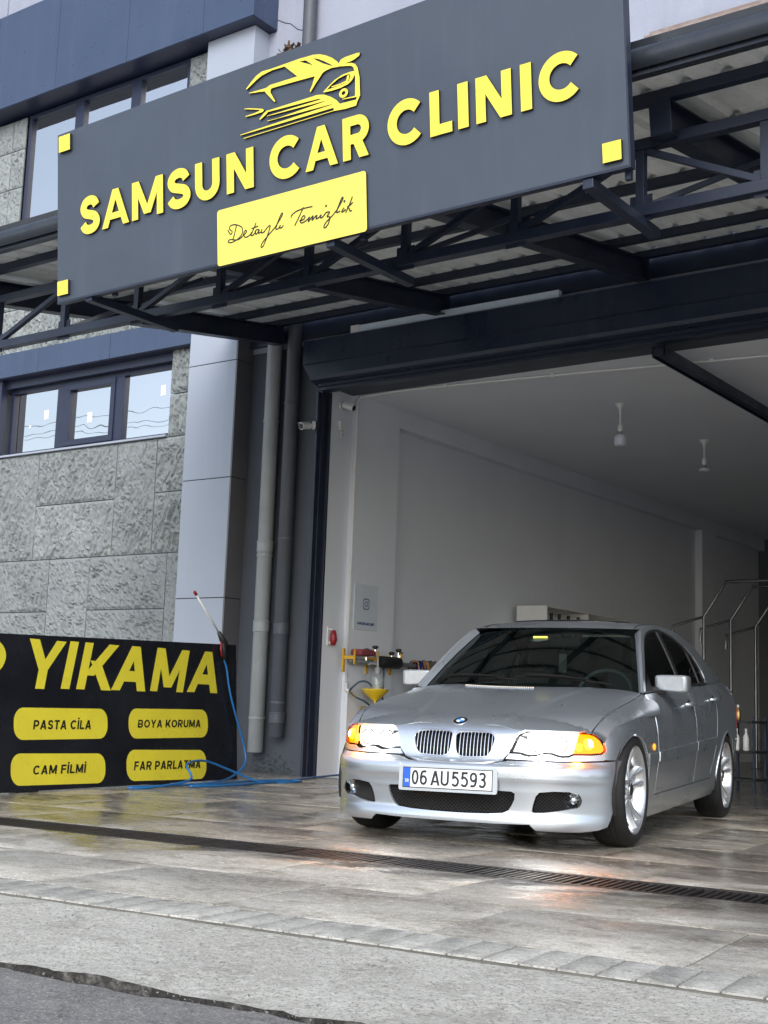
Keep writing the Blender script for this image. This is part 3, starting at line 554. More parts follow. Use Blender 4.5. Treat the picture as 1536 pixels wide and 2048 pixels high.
# inside of the bay
XI = -8.5
wallbox('door_reveal', (-9.0, 10.78, -.1), (-8.622+.04, 11.149, 4.134), M['white_in'])
wallbox('pilaster', (-9.0, 11.151, -.1), (XI, 11.95, 4.14), M['white_in'])
wallbox('inner_wall', (-9.0, 11.951, -.1), (XI-.12, 20.95, 4.14), M['white_in'])
wallbox('wall_beam', (-8.619, 11.951, 3.92), (XI, 20.95, 4.14), M['white_in'])
wallbox('pilaster', (-9.0, 20.951, -.1), (XI, 21.55, 4.14), M['white_in'])
wallbox('inner_wall', (-9.0, 21.551, -.1), (XI-.12, 24.0, 4.14), M['white_in'])
wallbox('wall_beam', (-8.619, 21.551, 3.92), (XI, 24.0, 4.14), M['white_in'])
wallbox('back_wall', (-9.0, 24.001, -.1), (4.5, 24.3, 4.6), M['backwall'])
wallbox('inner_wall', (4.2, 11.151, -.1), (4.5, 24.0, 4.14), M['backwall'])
wallbox('ceiling', (-9.0, 11.151, 4.141), (4.5, 24.3, 4.4), M['ceil'])
wallbox('roof_slab', (-17.0, 11.151, 11.0), (4.5, 24.3, 11.2), M['walllav'])
wallbox('side_wall', (-17.0, 11.151, -.1), (-16.8, 24.3, 10.99), M['walllav'])
# stone panels with carved relief
def stone(x0, x1, z0, z1, seed, ang, y=YS, ax=0):
    j = .006; x0 += j; x1 -= j; z0 += j; z1 -= j
    nx = max(4, int((x1-x0)/.0095)); nz = max(4, int((z1-z0)/.0095))
    X, Z = np.meshgrid(np.linspace(x0, x1, nx+1), np.linspace(z0, z1, nz+1), indexing='ij')
    c, s = math.cos(ang), math.sin(ang); a = (X*c+Z*s); b_ = (-X*s+Z*c); o = seed*3.7
    wx = vnoise((a*7+o+90, b_*7+90), seed)*1.1+.5*vnoise((a*15+o+90, b_*15+90), seed+5); h = vnoise((a*46+wx*3.2+o+300, b_*17+wx*4+300), seed+1)
    h2 = vnoise((a*80+o+500, b_*34+500+wx*3), seed+2)
    H = np.clip((h*.64+h2*.36-.32)/.34, 0, 1); H = H*H*(3-2*H); H = .030*H*(0.55+.75*vnoise((X*2.5+60, Z*2.5+60), seed+3))+.006*vnoise((a*5+o+200, b_*3+200), seed+6)
    e = np.minimum(np.minimum(X-x0, x1-X), np.minimum(Z-z0, z1-Z)); H = H*np.clip(e/.03, .12, 1)+.003
    mb = MB(); mb.grid([[(X[i, k], y-H[i, k], Z[i, k]) for k in range(nz+1)] for i in range(nx+1)], flip=True)
    ring = [(i, 0) for i in range(nx+1)]+[(nx, k) for k in range(1, nz+1)]+[(i, nz) for i in range(nx-1, -1, -1)]+[(0, k) for k in range(nz-1, 0, -1)]
    fr = [(X[i, k], y-H[i, k], Z[i, k]) for i, k in ring]; bk = [(X[i, k], y+.013, Z[i, k]) for i, k in ring]; n_ = len(ring)
    mb.add(fr+bk, [(q, n_+q, n_+(q+1) % n_, (q+1) % n_) for q in range(n_)])
    return mb.build('stone_panel', M['stone'], bld, smooth=True, sharp=55)
rows = [(.02, .50, [-14.6, -13.5, -12.4, -11.3, -10.49]), (.50, 1.10, [-14.6, -13.9, -12.6, -11.5, -10.49]),
        (5.16, 5.80, [-14.6, -13.72, -12.9, -11.9, -10.9, -10.49]), (5.80, 6.38, [-14.6, -13.5, -12.5, -11.6, -10.49]), (6.38, 6.93, [-14.6, -13.92, -12.6, -11.4, -10.49])]
blocks = [(-14.6, -13.93, 2.41, 3.10), (-14.6, -13.93, 3.10, 3.785), (-13.93, -13.18, 2.41, 3.785), (-13.18, -11.74, 3.10, 3.785), (-13.18, -11.74, 2.41, 3.10), (-11.74, -11.06, 2.41, 3.785), (-11.06, -10.49, 3.13, 3.785), (-11.06, -10.49, 2.41, 3.13),
          (-14.6, -12.84, 1.755, 2.41), (-14.6, -12.84, 1.10, 1.755), (-12.84, -12.10, 1.10, 2.41), (-12.10, -10.79, 1.765, 2.41), (-12.10, -10.79, 1.10, 1.765), (-10.79, -10.49, 1.10, 2.41)]
blocks += [(x0, x1, z0, z1) for z0, z1, xs in rows for x0, x1 in zip(xs, xs[1:])]
k = 0
for x0, x1, z0, z1 in blocks: k += 1; stone(x0, x1, z0, z1, k, (.75, .9, .6, .15, .8, .7)[k % 6] if z0 < 2.4 else (-.15, -.28, -.1)[k % 3])
for z0, z1 in ((3.785, 4.30), (4.30, 4.95), (6.93, 7.70), (7.70, 8.55)): k += 1; stone(-10.90, -10.49, z0, z1, k, 0)
for z0, z1 in ((6.93, 7.55), (7.55, 8.10), (8.10, 8.55)):
    for x0, x1 in ((-14.60, -14.26), (-14.26, -13.98)): k += 1; stone(x0, x1, z0, z1, k, 0)
# windows: frame with mullions, panes set in as sub-parts
def window(z0, z1, x0, x1, mull, sash, stick, YS=YS):
    f = MB(); y0, y1 = YS-.02, YS+.12; w = .055
    f.box((x0, y0+.03, z0), (x1, y1, z0+w)); f.box((x0, y0+.03, z1-w), (x1, y1, z1)); f.box((x0, y0+.031, z0+w), (x0+w, y1-.001, z1-w)); f.box((x1-w, y0+.031, z0+w), (x1, y1-.001, z1-w))
    edges = [x0+w]
    for m0, m1 in mull: f.box((m0, y0+.029, z0+w), (m1, y1-.002, z1-w)); edges += [m0, m1]
    edges.append(x1-w); win = f.build('window', M['frame'], bld, bevel=.004)
    for i in range(0, len(edges), 2):
        a, b_ = edges[i], edges[i+1]; ins = 0.0
        if sash == i//2:
            s_ = MB(); q = .075
            s_.box((a, y0+.012, z0+w), (b_, y1-.02, z0+w+q)); s_.box((a, y0+.012, z1-w-q), (b_, y1-.02, z1-w)); s_.box((a, y0+.013, z0+w+q), (a+q, y1-.021, z1-w-q)); s_.box((b_-q, y0+.013, z0+w+q), (b_, y1-.021, z1-w-q))
            s_.build('sash', M['frame'], win, bevel=.004); ins = q
        p = MB(); p.box((a+ins, YS+.055, z0+w+ins), (b_-ins, YS+.061, z1-w-ins)); p.build('pane', M['winglass'], win)
    for (sx, sz, sw, sh) in stick:
        p = MB(); p.box((sx-sw/2, YS+.0525, sz-sh/2), (sx+sw/2, YS+.054, sz+sh/2)); p.build('sticker', M['sticker'], win)
    d = MB(); d.box((x0-.02, YS+.14, z0-.02), (x1+.02, YS+.16, z1+.02)); d.build('backing_panel', M['frame_in'], win)  # flat sheet added behind the glass in place of the dim room
    return win
M['frame_in'] = pmat('unlit_room_behind_glass', (.11, .125, .125), .9, n1=(.8, (.16, .175, .17), .7, .4, .7))
mb = MB(); mb.box((-14.2, YS+.02, 4.725), (-10.905, YS+.25, 4.825)); mb.build('window_head', M['frame'], bld)
window(3.815, 4.724, -13.99, -10.905, [(-13.06, -12.88), (-11.975, -11.825)], 1, [(-12.47, 4.22, .085, .13), (-13.31, 4.34, .085, .12), (-11.18, 4.42, .085, .13), (-13.62, 4.21, .03, .03)], YS+.10)
window(6.95, 8.56, -13.95, -10.90, [(-13.0, -12.84), (-11.94, -11.77)], 9, [])
mb = MB(); mb.box((-14.2, YS-.05, 3.787), (-10.90, YS+.14, 3.812)); mb.build('window_sill', M['alu'], bld, bevel=.004)
mb = MB(); mb.box((-14.25, YS-.05, 3.60), (-14.0, YS+.05, 5.16)); mb.build('window_jamb', M['frame'], bld)
# navy band above the lower windows, fascia at the top
for x0, x1 in ((-16.0, -14.35), (-14.345, -13.205), (-13.2, -11.865), (-11.86, -10.492)):
    mb = MB(); mb.box((x0, YC_, 4.835), (x1, YS+.29, 5.155)); mb.build('band_panel', M['bluepanel'], bld, bevel=.004)
mb = MB(); mb.box((-16, YC_+.02, 4.826), (-10.50, YS+.29, 4.834)); mb.build('band_soffit', M['frame'], bld)
for x0, x1 in ((-17.0, -15.615), (-15.61, -14.355), (-14.35, -13.085), (-13.08, -11.735), (-11.73, -10.425), (-10.42, -9.62)):
    mb = MB(); mb.box((x0, 10.32, 8.60), (x1, YW-.002, 9.97)); mb.build('fascia_panel', M['bluepanel'], bld, bevel=.004)
mb = MB(); mb.box((-17, 10.33, 8.590), (-9.63, YS+.29, 8.599)); mb.build('fascia_soffit', M['frame'], bld)
# silver pillar of cladding panels
zs = [-.05, 1.155, 1.86, 3.205, 4.548, 5.9, 7.25, 8.588]
mb = MB(); mb.box((-10.482, YC_+.008, -.05), (-9.743, YW-.001, 8.585)); mb.build('pillar_core', M['dark'], bld)
M['clad_side'] = pmat('cladding_side_painted_shade', (.13, .128, .135), .4, .2, n1=(1, (.16, .158, .165), .6, .35, .7), streak=(9, (.09, .09, .095), .3, .55, .8))  # shade under the canopy painted into the pillar's side panels
for z0, z1 in zip(zs, zs[1:]):
    mb = MB(); mb.box((-10.487, YC_, z0+.005), (-9.758, YC_+.007, z1-.005)); mb.build('cladding_panel', M['alu'], bld, bevel=.0015)
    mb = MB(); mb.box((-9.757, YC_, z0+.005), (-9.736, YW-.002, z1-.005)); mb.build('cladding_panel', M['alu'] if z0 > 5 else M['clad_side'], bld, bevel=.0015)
# steel box lintel over the door, door frame
mb = MB(); prof = [(10.45, 4.155), (10.435, 4.19), (10.435, 4.325), (10.45, 4.345), (10.45, 4.595), (10.47, 4.612), (10.748, 4.612), (10.748, 4.155)]
x0, x1 = -8.745, 4.5; n_ = len(prof); vs2 = [(x0+(.11 if i in (0, 1) else 0.02 if i == 2 else 0), y, z) for i, (y, z) in enumerate(prof)]+[(x1, y, z) for y, z in prof]
mb.add(vs2, [(i, n_+i, n_+(i+1) % n_, (i+1) % n_) for i in range(n_)]+[tuple(range(n_))]); mb.build('door_lintel', M['lintel'], bld)
mb = MB(); mb.box((-8.62, 10.62, 4.085), (4.4, 10.749, 4.154)); mb.box((-8.62, 10.58, 4.120), (4.4, 10.619, 4.154)); mb.build('door_head', M['steel'], bld, bevel=.004)
mb = MB(); mb.box((-8.70, 10.66, -.02), (-8.615, 10.749, 4.084)); mb.box((-8.66, 10.60, -.02), (-8.63, 10.659, 4.07)); mb.box((-8.619, 10.7501, -.02), (-8.580, 10.779, 4.084)); mb.build('door_frame', M['steel'], bld, bevel=.004)
mb = MB(); mb.box((-4.88, 10.62, 7.05), (4.5, YW-.001, 7.085)); mb.box((-4.86, 10.70, 7.086), (4.5, YW-.001, 7.16)); mb.build('wall_ledge', pmat('weathered_brown_ledge', (.20, .15, .13), .7, n1=(8, (.32, .29, .28), .7, .45, .7)), bld)
mb = MB(); pts = [(-9.66, YW-.003, 8.76), (-9.50, YW-.003, 8.66), (-9.42, YW-.003, 8.63), (-9.30, YW-.003, 8.52), (-9.18, YW-.003, 8.47)]; mb.tube(pts, .004, 5); mb.build('wall_crack', M['ink'], bld)
rehang(bld)
# ================================================================== CANOPY
zb = lambda y: 4.10+.157*(y-7.0)                                   # underside of the rafters
can = thing('canopy', 'dark steel truss canopy with a corrugated sheet roof over the bay entrance', 'canopy', (-4.6, 10.6, 0))
for x in (-9.21, -7.02, -4.86, -2.92, -.80, 1.3):
    a, b_ = (x, 6.60, zb(6.60)), (x, 10.60, zb(10.60)); mb = MB()
    up = Vector((0, -.157, 1)).normalized()
    for off, w, h in ((.006, .12, .012), (.198, .12, .012), (.102, .010, .18)):
        mb.bar(Vector(a)+up*off, Vector(b_)+up*off, w, h)
    for e in (a, b_): mb.bar(Vector(e)+up*.005+Vector((0, 0, 0)), Vector(e)+up*.20, .13, .012)
    mb.build('rafter', M['steel'], can, bevel=.002)
PY = (6.62, 7.42, 8.35, 9.15, 9.90, 10.56)
mb = MB(); mb.box((-9.75, 10.69, 4.722), (1.8, 10.748, 5.06)); mb.build('wall_shade_strip', M['steel'], can, bevel=.004)  # dark strip added for the shade on the wall above the lintel
mb = MB(); mb.box((-8.3, 10.71, 4.613), (1.8, 10.748, 4.7215)); mb.build('gap_light_strip', M['alu'], can)  # pale strip added for daylight falling through the roof gap
for y in PY:
    mb = MB(); mb.box((-9.75, y-.03, zb(y)+.206), (1.8, y+.03, zb(y)+.275)); mb.build('purlin', M['steel'], can, bevel=.003)
# trapezoid roof sheets, ribs running down the slope
pitch = .245; x = -9.8
while x < 1.8:
    mb = MB(); P0, P1, P2 = [], [], []
    xs = []
    for r_ in range(4):
        for dx, h in ((0, 0), (.125, 0), (.150, .035), (.195, .035), (.220, 0)): xs.append((x+r_*pitch+dx, h))
    xs.append((x+4*pitch+.012, -.003))
    rows_ = []
    for y in np.linspace(6.26, 10.61, 12): rows_.append([(xx, y, zb(y)+.279+h) for xx, h in xs])
    mb.grid(rows_, flip=True); rows2 = [[(a, b_, c+.0025) for a, b_, c in q] for q in rows_]; mb.grid(rows2)
    mb.build('roof_sheet', M['sheet'], can); x += 4*pitch
# front truss hung under the rafters
YT = 6.745
mb = MB(); mb.box((-9.75, YT-.035, 3.622), (1.8, YT+.035, 3.692)); mb.build('bottom_chord', M['steel'], can, bevel=.004)
mb = MB(); mb.box((-9.75, YT-.035, 4.035), (1.8, YT+.035, 4.10)); mb.build('top_chord', M['steel'], can, bevel=.004)
VX = [-9.05, -8.195, -7.34, -6.47, -5.633, -4.80, -3.96, -3.11, -2.36, -1.55, -.72, .12, .95]
for i, x in enumerate(VX):
    mb = MB(); mb.box((x-.026, YT-.026, 3.693), (x+.026, YT+.026, 4.034)); mb.build('truss_post', M['steel'], can, bevel=.003)
    mb = MB(); mb.box((x-.07, YT-.004, 3.60), (x+.07, YT+.004, 3.76)); mb.build('gusset_plate', M['steel'], can)
    if i+1 < len(VX):
        x2 = VX[i+1]; a, b_ = ((x+.03, YT, 3.70), (x2-.03, YT, 4.03)) if i not in (1, 7) else ((x+.03, YT, 4.03), (x2-.03, YT, 3.70))
        mb = MB(); mb.bar(a, b_, .040, .040); mb.build('truss_diagonal', M['steel'], can, bevel=.003)
    if i % 2 and i+1 < len(VX):
        mb = MB(); mb.bar((x+.02, YT+.03, 3.70), (VX[i+1]-.05, YT+.75, zb(YT+.75)+.02), .034, .034); mb.build('truss_brace', M['steel'], can, bevel=.003)
for x in (-7.118, -4.895, -3.11):
    mb = MB(); mb.box((x-.032, 6.06, 3.560), (x+.032, 6.95, 3.618)); mb.build('sign_bracket', M['steel'], can, bevel=.004)
    mb = MB(); mb.box((x+.20, 6.10, 3.58), (x+.235, 6.13, 3.95)); mb.build('sign_bracket', M['steel'], can)
# gutter along the eave
mb = MB(); prof = [(6.20, 4.425)]+[(6.225-.075*math.sin(a), 4.405-.075*(1-math.cos(a))-.02) for a in np.linspace(.2, 2.6, 9)]+[(6.215, 4.268), (6.20, 4.215), (6.255, 4.215), (6.255, 4.425)]
n_ = len(prof); vs2 = [(-9.85, y, z) for y, z in prof]+[(1.8, y, z) for y, z in prof]
mb.add(vs2, [(i, (i+1) % n_, n_+(i+1) % n_, n_+i) for i in range(n_)]+[tuple(range(n_-1, -1, -1)), tuple(range(n_, 2*n_))]); mb.build('gutter', M['gutter'], can, smooth=True, sharp=35)
rehang(can)
# steel post in the left bay carrying the canopy corner is part of the building front (window jamb)

# ================================================================== MAIN SIGN
o_, U_, V_ = [np.array(D['sign'][k]) for k in ('o', 'U', 'V')]; N_ = np.cross(U_, V_); SW = D['sign']['W']; SH = 1.365
SF = (o_+U_*.012+V_*.004, U_, V_, N_)
sg = thing('signboard', 'large dark grey signboard with raised yellow letters and car emblem on the canopy front', 'signboard', tuple(o_+U_*SW/2))
mb = MB(); mtS = Matrix([[U_[i], V_[i], N_[i], o_[i]] for i in range(3)]+[[0, 0, 0, 1]])
q_ = [(0, 0), (SW, 0), (SW, 1.272+.0107*SW), (0, 1.272)]; mb.add([mtS @ Vector((a, b_, z)) for z in (-.05, 0) for a, b_ in q_], [(3, 2, 1, 0), (4, 5, 6, 7), (0, 1, 5, 4), (1, 2, 6, 5), (2, 3, 7, 6), (3, 0, 4, 7)]); mb.build('board', M['slate'], sg, bevel=.004)
mb = MB(); mb.box((0, -.014, -.052), (SW, -.001, .004), mt=mtS); mb.box((SW+.0005, -.014, -.052), (SW+.012, 1.322, .004), mt=mtS); mb.build('board_edge', M['steel'], sg)
YM = [M['yellow'], M['yellow_edge']]
for ch, x0, x1 in D['let']:
    w = (x1-x0); t = dict(A=.205, R=.222, M=.222, N=.236, U=.242, L=.245, I=.262, S=.235, C=.238)[ch]
    if ch == 'S': x0 -= .008; w += .016
    if ch == 'C': x0 -= .006; w += .010
    mb = MB(); ys = .443 if ch not in 'SC' else .438; hs_ = .272 if ch not in 'SC' else .283
    wn_ = w/hs_
    poly_mesh(mb, glyph(ch, wn_ if ch != 'I' else t, t), SF, .017, lambda x, y: (x0+x*hs_, ys+y*hs_), .003, .0006)
    mb.build('letter', YM, sg)
for q in D['sq']+[[[4.42, 1.175], [4.535, 1.175], [4.535, 1.29], [4.42, 1.29]]]:
    xs = [p[0] for p in q]; ys2 = [p[1] for p in q]; mb = MB()
    poly_mesh(mb, [rect(min(xs), min(ys2), max(xs), max(ys2))], SF, .024, base=.002); mb.build('corner_square', YM, sg)
(px0, py0), (px1, py1) = D['plq'][0], D['plq'][2]
x0, x1 = (D['plq'][0][0]+D['plq'][3][0])/2, (D['plq'][1][0]+D['plq'][2][0])/2; y0, y1 = (D['plq'][3][1]+D['plq'][2][1])/2, (D['plq'][0][1]+D['plq'][1][1])/2
def rrect(x0, y0, x1, y1, r, n=6):
    o = []
    for cx, cy, a in ((x1-r, y0+r, -90), (x1-r, y1-r, 0), (x0+r, y1-r, 90), (x0+r, y0+r, 180)): o += [(cx+r*math.cos(R(a+90*i/n)), cy+r*math.sin(R(a+90*i/n))) for i in range(n+1)]
    return o
mb = MB(); poly_mesh(mb, [rrect(x0, y0, x1, y1, .022)], SF, .014, base=.002); plq = mb.build('plaque', [M['plaque'], M['yellow_edge']], sg)
mb = MB()
for i, s_ in enumerate(D['script']):
    if len(s_) < 3 and math.hypot(s_[0][0]-s_[1][0], s_[0][1]-s_[1][1]) < .03: mb_p = [(s_[0][0]+.008*math.cos(a), s_[0][1]+.008*math.sin(a)) for a in np.linspace(0, 6.2, 9)[:-1]]; poly_mesh(mb, [mb_p], SF, .001, base=.0172+i*.0001)
    else: poly_mesh(mb, [stroke(spline(s_, 7), .0078)], SF, .001, base=.0172+i*.0001)
mb.build('script_lettering', M['ink'], plq)
# car emblem: cut-out outline with its holes, from one flat sheet
def sheet_with_holes(mb, outer, holes, fr, depth, base):
    pts = []; edges = []
    for lp in [outer]+holes:
        k = len(pts); pts += [Vector(p) for p in lp]; edges += [(k+i, k+(i+1) % len(lp)) for i in range(len(lp))]
    r_ = delaunay_2d_cdt(pts, edges, [], 1, 1e-6); vs, _, fs = r_[0], r_[1], r_[2]
    o, U, V, N = [np.array(v, float) for v in fr]
    keep = [f for f in fs if inside(outer, np.mean([vs[i] for i in f], 0)) and not any(inside(h, np.mean([vs[i] for i in f], 0)) for h in holes)]
    mb.add([o+U*p[0]+V*p[1]+N*(base+depth) for p in vs], [tuple(f) for f in keep], 0)
    for lp in [outer]+holes:
        k = len(lp); mb.add([o+U*x+V*y+N*(base+depth) for x, y in lp]+[o+U*x+V*y+N*base for x, y in lp], [(j, (j+1) % k, k+(j+1) % k, k+j) for j in range(k)], 1)
def inside(poly, p):
    x, y = p[0], p[1]; c = False; n = len(poly)
    for i in range(n):
        x0, y0 = poly[i]; x1, y1 = poly[(i+1) % n]
        if (y0 > y) != (y1 > y) and x < (x1-x0)*(y-y0)/(y1-y0)+x0: c = not c
    return c
mb = MB(); sheet_with_holes(mb, D['em_main'], [D['em_h1'], D['em_h2']], SF, .012, .003); sheet_with_holes(mb, D['em_arrow'], [], SF, .012, .003)
em = mb.build('car_emblem', YM, sg)
mb = MB(); sheet_with_holes(mb, D['em_eye'], [D['em_eyeh']], SF, .0125, .003); sheet_with_holes(mb, D['em_pup'], [], SF, .013, .003)
c0, rr = D['em_ring'][0], D['em_ring'][1]
cir = lambda r_: [(c0[0]+r_*math.cos(a), c0[1]+r_*.85*math.sin(a)) for a in np.linspace(0, 2*math.pi, 19)[:-1]]
sheet_with_holes(mb, cir(rr*.95), [cir(rr*.40)], SF, .012, .003); mb.build('emblem_headlight', YM, em)
rehang(sg)

# ================================================================== LEANING BLACK SIGN
oy, Uy, Vy = [np.array(D['yk'][k]) for k in ('o', 'U', 'V')]; Ny = np.cross(Uy, Vy)
YF_ = (oy, Uy, Vy, Ny); mtY = Matrix([[Uy[i], Vy[i], Ny[i], oy[i]] for i in range(3)]+[[0, 0, 0, 1]])
ys_ = thing('service_board', 'long black board lettered YIKAMA with yellow pill labels, standing on the ground', 'signboard', tuple(oy+Uy*1.2))
tilt = (1.262-1.16)/3.2
mb = MB(); vs2 = [(-2.2, -.012, z) for z in (-.03, 0)]+[(3.185, -.012, z) for z in (-.03, 0)]+[(3.215, 1.160+tilt*3.2, z) for z in (-.03, 0)]+[(-2.2, 1.160-tilt*2.2, z) for z in (-.03, 0)]
mb.add([mtY @ Vector(v) for v in vs2], [(1, 3, 5, 7), (6, 4, 2, 0), (0, 2, 3, 1), (2, 4, 5, 3), (4, 6, 7, 5), (6, 0, 1, 7)])
brd = mb.build('board', M['blackgloss'], ys_, bevel=.003)
for ch, a, w, t in (('Y', 0, 0, 0), ('I', .660, .104, .104), ('K', .846, .44, .104), ('A', 1.287, .47, .108), ('M', 1.824, .49, .104), ('A', 2.374, .495, .108)):
    H_ = .382; mb = MB(); g_ = glyph(ch, w/H_, t/H_) if w else [[(.365/.382, 0), (.469/.382, 0), (.515/.382, .44), (.411/.382, .44)], [(.402/.382, .40), (.512/.382, .40), (.418/.382, 1), (.302/.382, 1)], [(.412/.382, .40), (.513/.382, .40), (.732/.382, 1), (.615/.382, 1)]]; sh = .118 if w else 0
    y0 = .763+(a-.4)*.0125
    poly_mesh(mb, g_, YF_, .0012, lambda x, y: (a+x*H_+sh*y, y0+y*H_), .0005, .0002); mb.build('letter', M['yfilm'], brd)
mb = MB(); poly_mesh(mb, [('strip', [(-.23+(.27)*math.cos(q)+.05*math.sin(q), .965+.165*math.sin(q)) for q in np.linspace(0, 2*math.pi, 37)], [(-.23+(.165)*math.cos(q)+.04*math.sin(q), .965+.085*math.sin(q)) for q in np.linspace(0, 2*math.pi, 37)])], YF_, .0012, base=.0005); mb.build('letter', M['yfilm'], brd)
for (x0, x1, y0, y1, tl, tx, tx0, tx1, ty0, ty1, tt) in ((.135, 1.243, .370, .612, .0055, 'PASTA CİLA', .345, 1.035, .449, .520, .006), (1.523, 2.705, .374, .626, .006, 'BOYA KORUMA', 1.645, 2.585, .466, .533, .007),
                                 (.108, 1.214, .035, .272, -.014, 'CAM FİLMİ', .345, .968, .110, .178, 0), (1.491, 2.669, .024, .283, -.014, 'FAR PARLATMA', 1.590, 2.575, .112, .184, -.004)):
    mb = MB(); poly_mesh(mb, [rrect(x0, y0, x1, y1, (y1-y0)*.42, 7)], YF_, .0012, lambda x, y: (x, y+tl*(x-x0)), .0005); pill = mb.build('pill_label', M['yfilm'], brd)
    mb = MB(); put_text(mb, tx, YF_, tx0, tx1, ty0, ty1, .19, .16, .0008, .0020, .13, tt); mb.build('lettering', M['ink'], pill)
for u_ in (.2, 1.9): mb = MB(); mb.box((u_, -.02, -.10), (u_+.25, .005, -.031), mt=mtY); mb.build('foot_block', M['dark'], ys_)
rehang(ys_)
# pressure washer lance hooked over the board, blue hose
yp = lambda u, v, n=0.0: Vector(oy+Uy*u+Vy*v+Ny*n)
ln = thing('washer_lance', 'white pressure washer lance with red tip and black gun hooked on the black board corner', 'lance', tuple(yp(2.92, 1.30, .03)))
mb = MB(); mb.tube([yp(2.50, 1.69, .03), yp(2.70, 1.51, .03), yp(2.895, 1.335, .03)], .0085, 8); mb.build('rod', M['white'], ln, smooth=True)
mb = MB(); mb.lathe((0, 0, 0), [(.011, 0), (.015, .005), (.015, .04), (.010, .046)], 10); o = mb.build('nozzle', M['red'], ln, smooth=True, sharp=40)
d_ = (yp(2.45, 1.735, .03)-yp(2.50, 1.69, .03)).normalized(); o.matrix_world = Matrix.Translation(yp(2.51, 1.68, .03)) @ d_.to_track_quat('Z', 'Y').to_matrix().to_4x4()
mb = MB(); mb.tube([yp(2.87, 1.36, .03), yp(2.93, 1.285, .035), yp(2.975, 1.25, .04)], [.018, .032, .026], 8); mb.tube([yp(2.935, 1.30, .035), yp(2.945, 1.20, .03), yp(2.955, 1.10, .028)], [.026, .026, .02], 8); mb.build('gun_body', M['dark'], ln, smooth=True)
mb = MB(); mb.tube([yp(2.90, 1.27, .04), yp(2.885, 1.20, .04), yp(2.90, 1.13, .04)], .010, 6); mb.build('trigger', M['red'], ln, smooth=True)
rehang(ln)
fl = lambda x, y, z=.012: (x, y, z)
pts = [yp(2.955, 1.10, .028), yp(2.985, 1.02, .035), yp(3.02, .823, .04), yp(3.098, .589, .05), yp(3.20, .30, .07), yp(3.16, .12, .10), fl(-8.28, 9.10, .03), fl(-8.05, 8.55), fl(-7.98, 8.0), fl(-7.95, 7.55), fl(-7.88, 7.70), fl(-7.90, 8.2, .06), fl(-8.02, 8.28, .18), fl(-8.16, 8.65, .20), fl(-8.12, 9.0, .10), fl(-8.02, 9.25), fl(-7.88, 9.55), fl(-7.98, 9.78), fl(-8.12, 9.55), fl(-8.10, 9.05), fl(-7.95, 8.5), fl(-7.84, 8.15), fl(-7.80, 8.6), fl(-7.90, 9.2), fl(-8.05, 9.75), fl(-8.24, 10.2), fl(-8.36, 10.62), fl(-8.48, 11.05), fl(-8.42, 11.5), fl(-8.2, 11.9)]
mb = MB(); mb.tube(spline([tuple(p) for p in pts], 8), .0105, 7)
h = mb.build('pressure_hose', M['blue_hose'], None, smooth=True); tag(h, 'blue hose dropping from the lance and coiled on the wet floor', 'hose')

# ================================================================== PIPES, CAMERAS AND WALL FITTINGS
def downpipe(x, z0, z1, r_, mat, label, collars, top=False):
    y = YW-.02-r_; t = thing('downpipe', label, 'pipe', (x, YW, z0), group='vertical drain pipes on the recessed wall')
    mb = MB(); mb.lathe((x, y, z0), [(r_*.96, 0), (r_, .004), (r_, z1-z0)], 20); mb.build('pipe', mat, t, smooth=True, sharp=40)
    for z in collars:
        mb = MB(); mb.lathe((x, y, z), [(r_+.001, -.06), (r_+.007, -.055), (r_+.007, .045), (r_+.011, .048), (r_+.011, .06), (r_+.001, .064)], 20); mb.build('collar', mat, t, smooth=True, sharp=40)
    for z in (z0+.35, z0+2.1, z0+3.6):
        mb = MB(); mb.lathe((x, y, z), [(r_+.001, 0), (r_+.006, 0), (r_+.006, .025), (r_+.001, .025)], 16); mb.box((x-.012, y+r_, z), (x+.012, YW+.01, z+.025)); mb.build('bracket', mat, t)
    if top:
        mb = MB(); mb.lathe((x, y, z1-.09), [(r_+.001, 0), (r_+.012, .004), (r_+.012, .055), (r_+.001, .06)], 20); mb.build('pipe_end', M['white'], t, smooth=True, sharp=40)
        mb = MB(); mb.lathe((x, y, z1-.03), [(r_+.001, 0), (r_+.022, .006), (r_+.022, .028), (r_+.001, .034)], 20); mb.build('rubber_ring', M['dark'], t, smooth=True, sharp=40)
        rs = random.Random(4); mb = MB()
        for _ in range(90):
            p = Vector((x+rs.gauss(0, .045), y+rs.gauss(0, .04), z1+abs(rs.gauss(.03, .035)))); q = p+Vector((rs.gauss(0, .05), rs.gauss(0, .05), rs.gauss(0, .03))); w = Vector((rs.gauss(0, .01), rs.gauss(0, .01), rs.gauss(0, .012)))
            mb.add([p-w, p+w, q+w, q-w], [(0, 1, 2, 3)])
        stuff(mb.build('dry_leaf_clump', M['nest'], t))
    rehang(t)
downpipe(-9.325, .21, 8.16, .084, M['pipe'], 'paler of the two drain pipes, nearer the pillar, with dry leaves on its open top', [1.55, 2.42, 5.7], True)
downpipe(-9.045, .38, 11.0, .078, M['pipe_d'], 'darker grey drain pipe between the pale pipe and the door frame', [.58, 1.52, 6.6])
mb = MB(); rs = random.Random(9)
for _ in range(240):
    x, z = rs.gauss(-9.20, .17), abs(rs.gauss(0, .10)); p = Vector((x, YW-.005-rs.random()*.02, z)); mb.add([p+Vector((rs.gauss(0, .009), -rs.random()*.012, rs.gauss(0, .008))) for _ in range(3)], [(0, 1, 2)])
o = stuff(mb.build('moss_patch', M['moss'])); o['label'] = 'dark moss at the foot of the pipes'
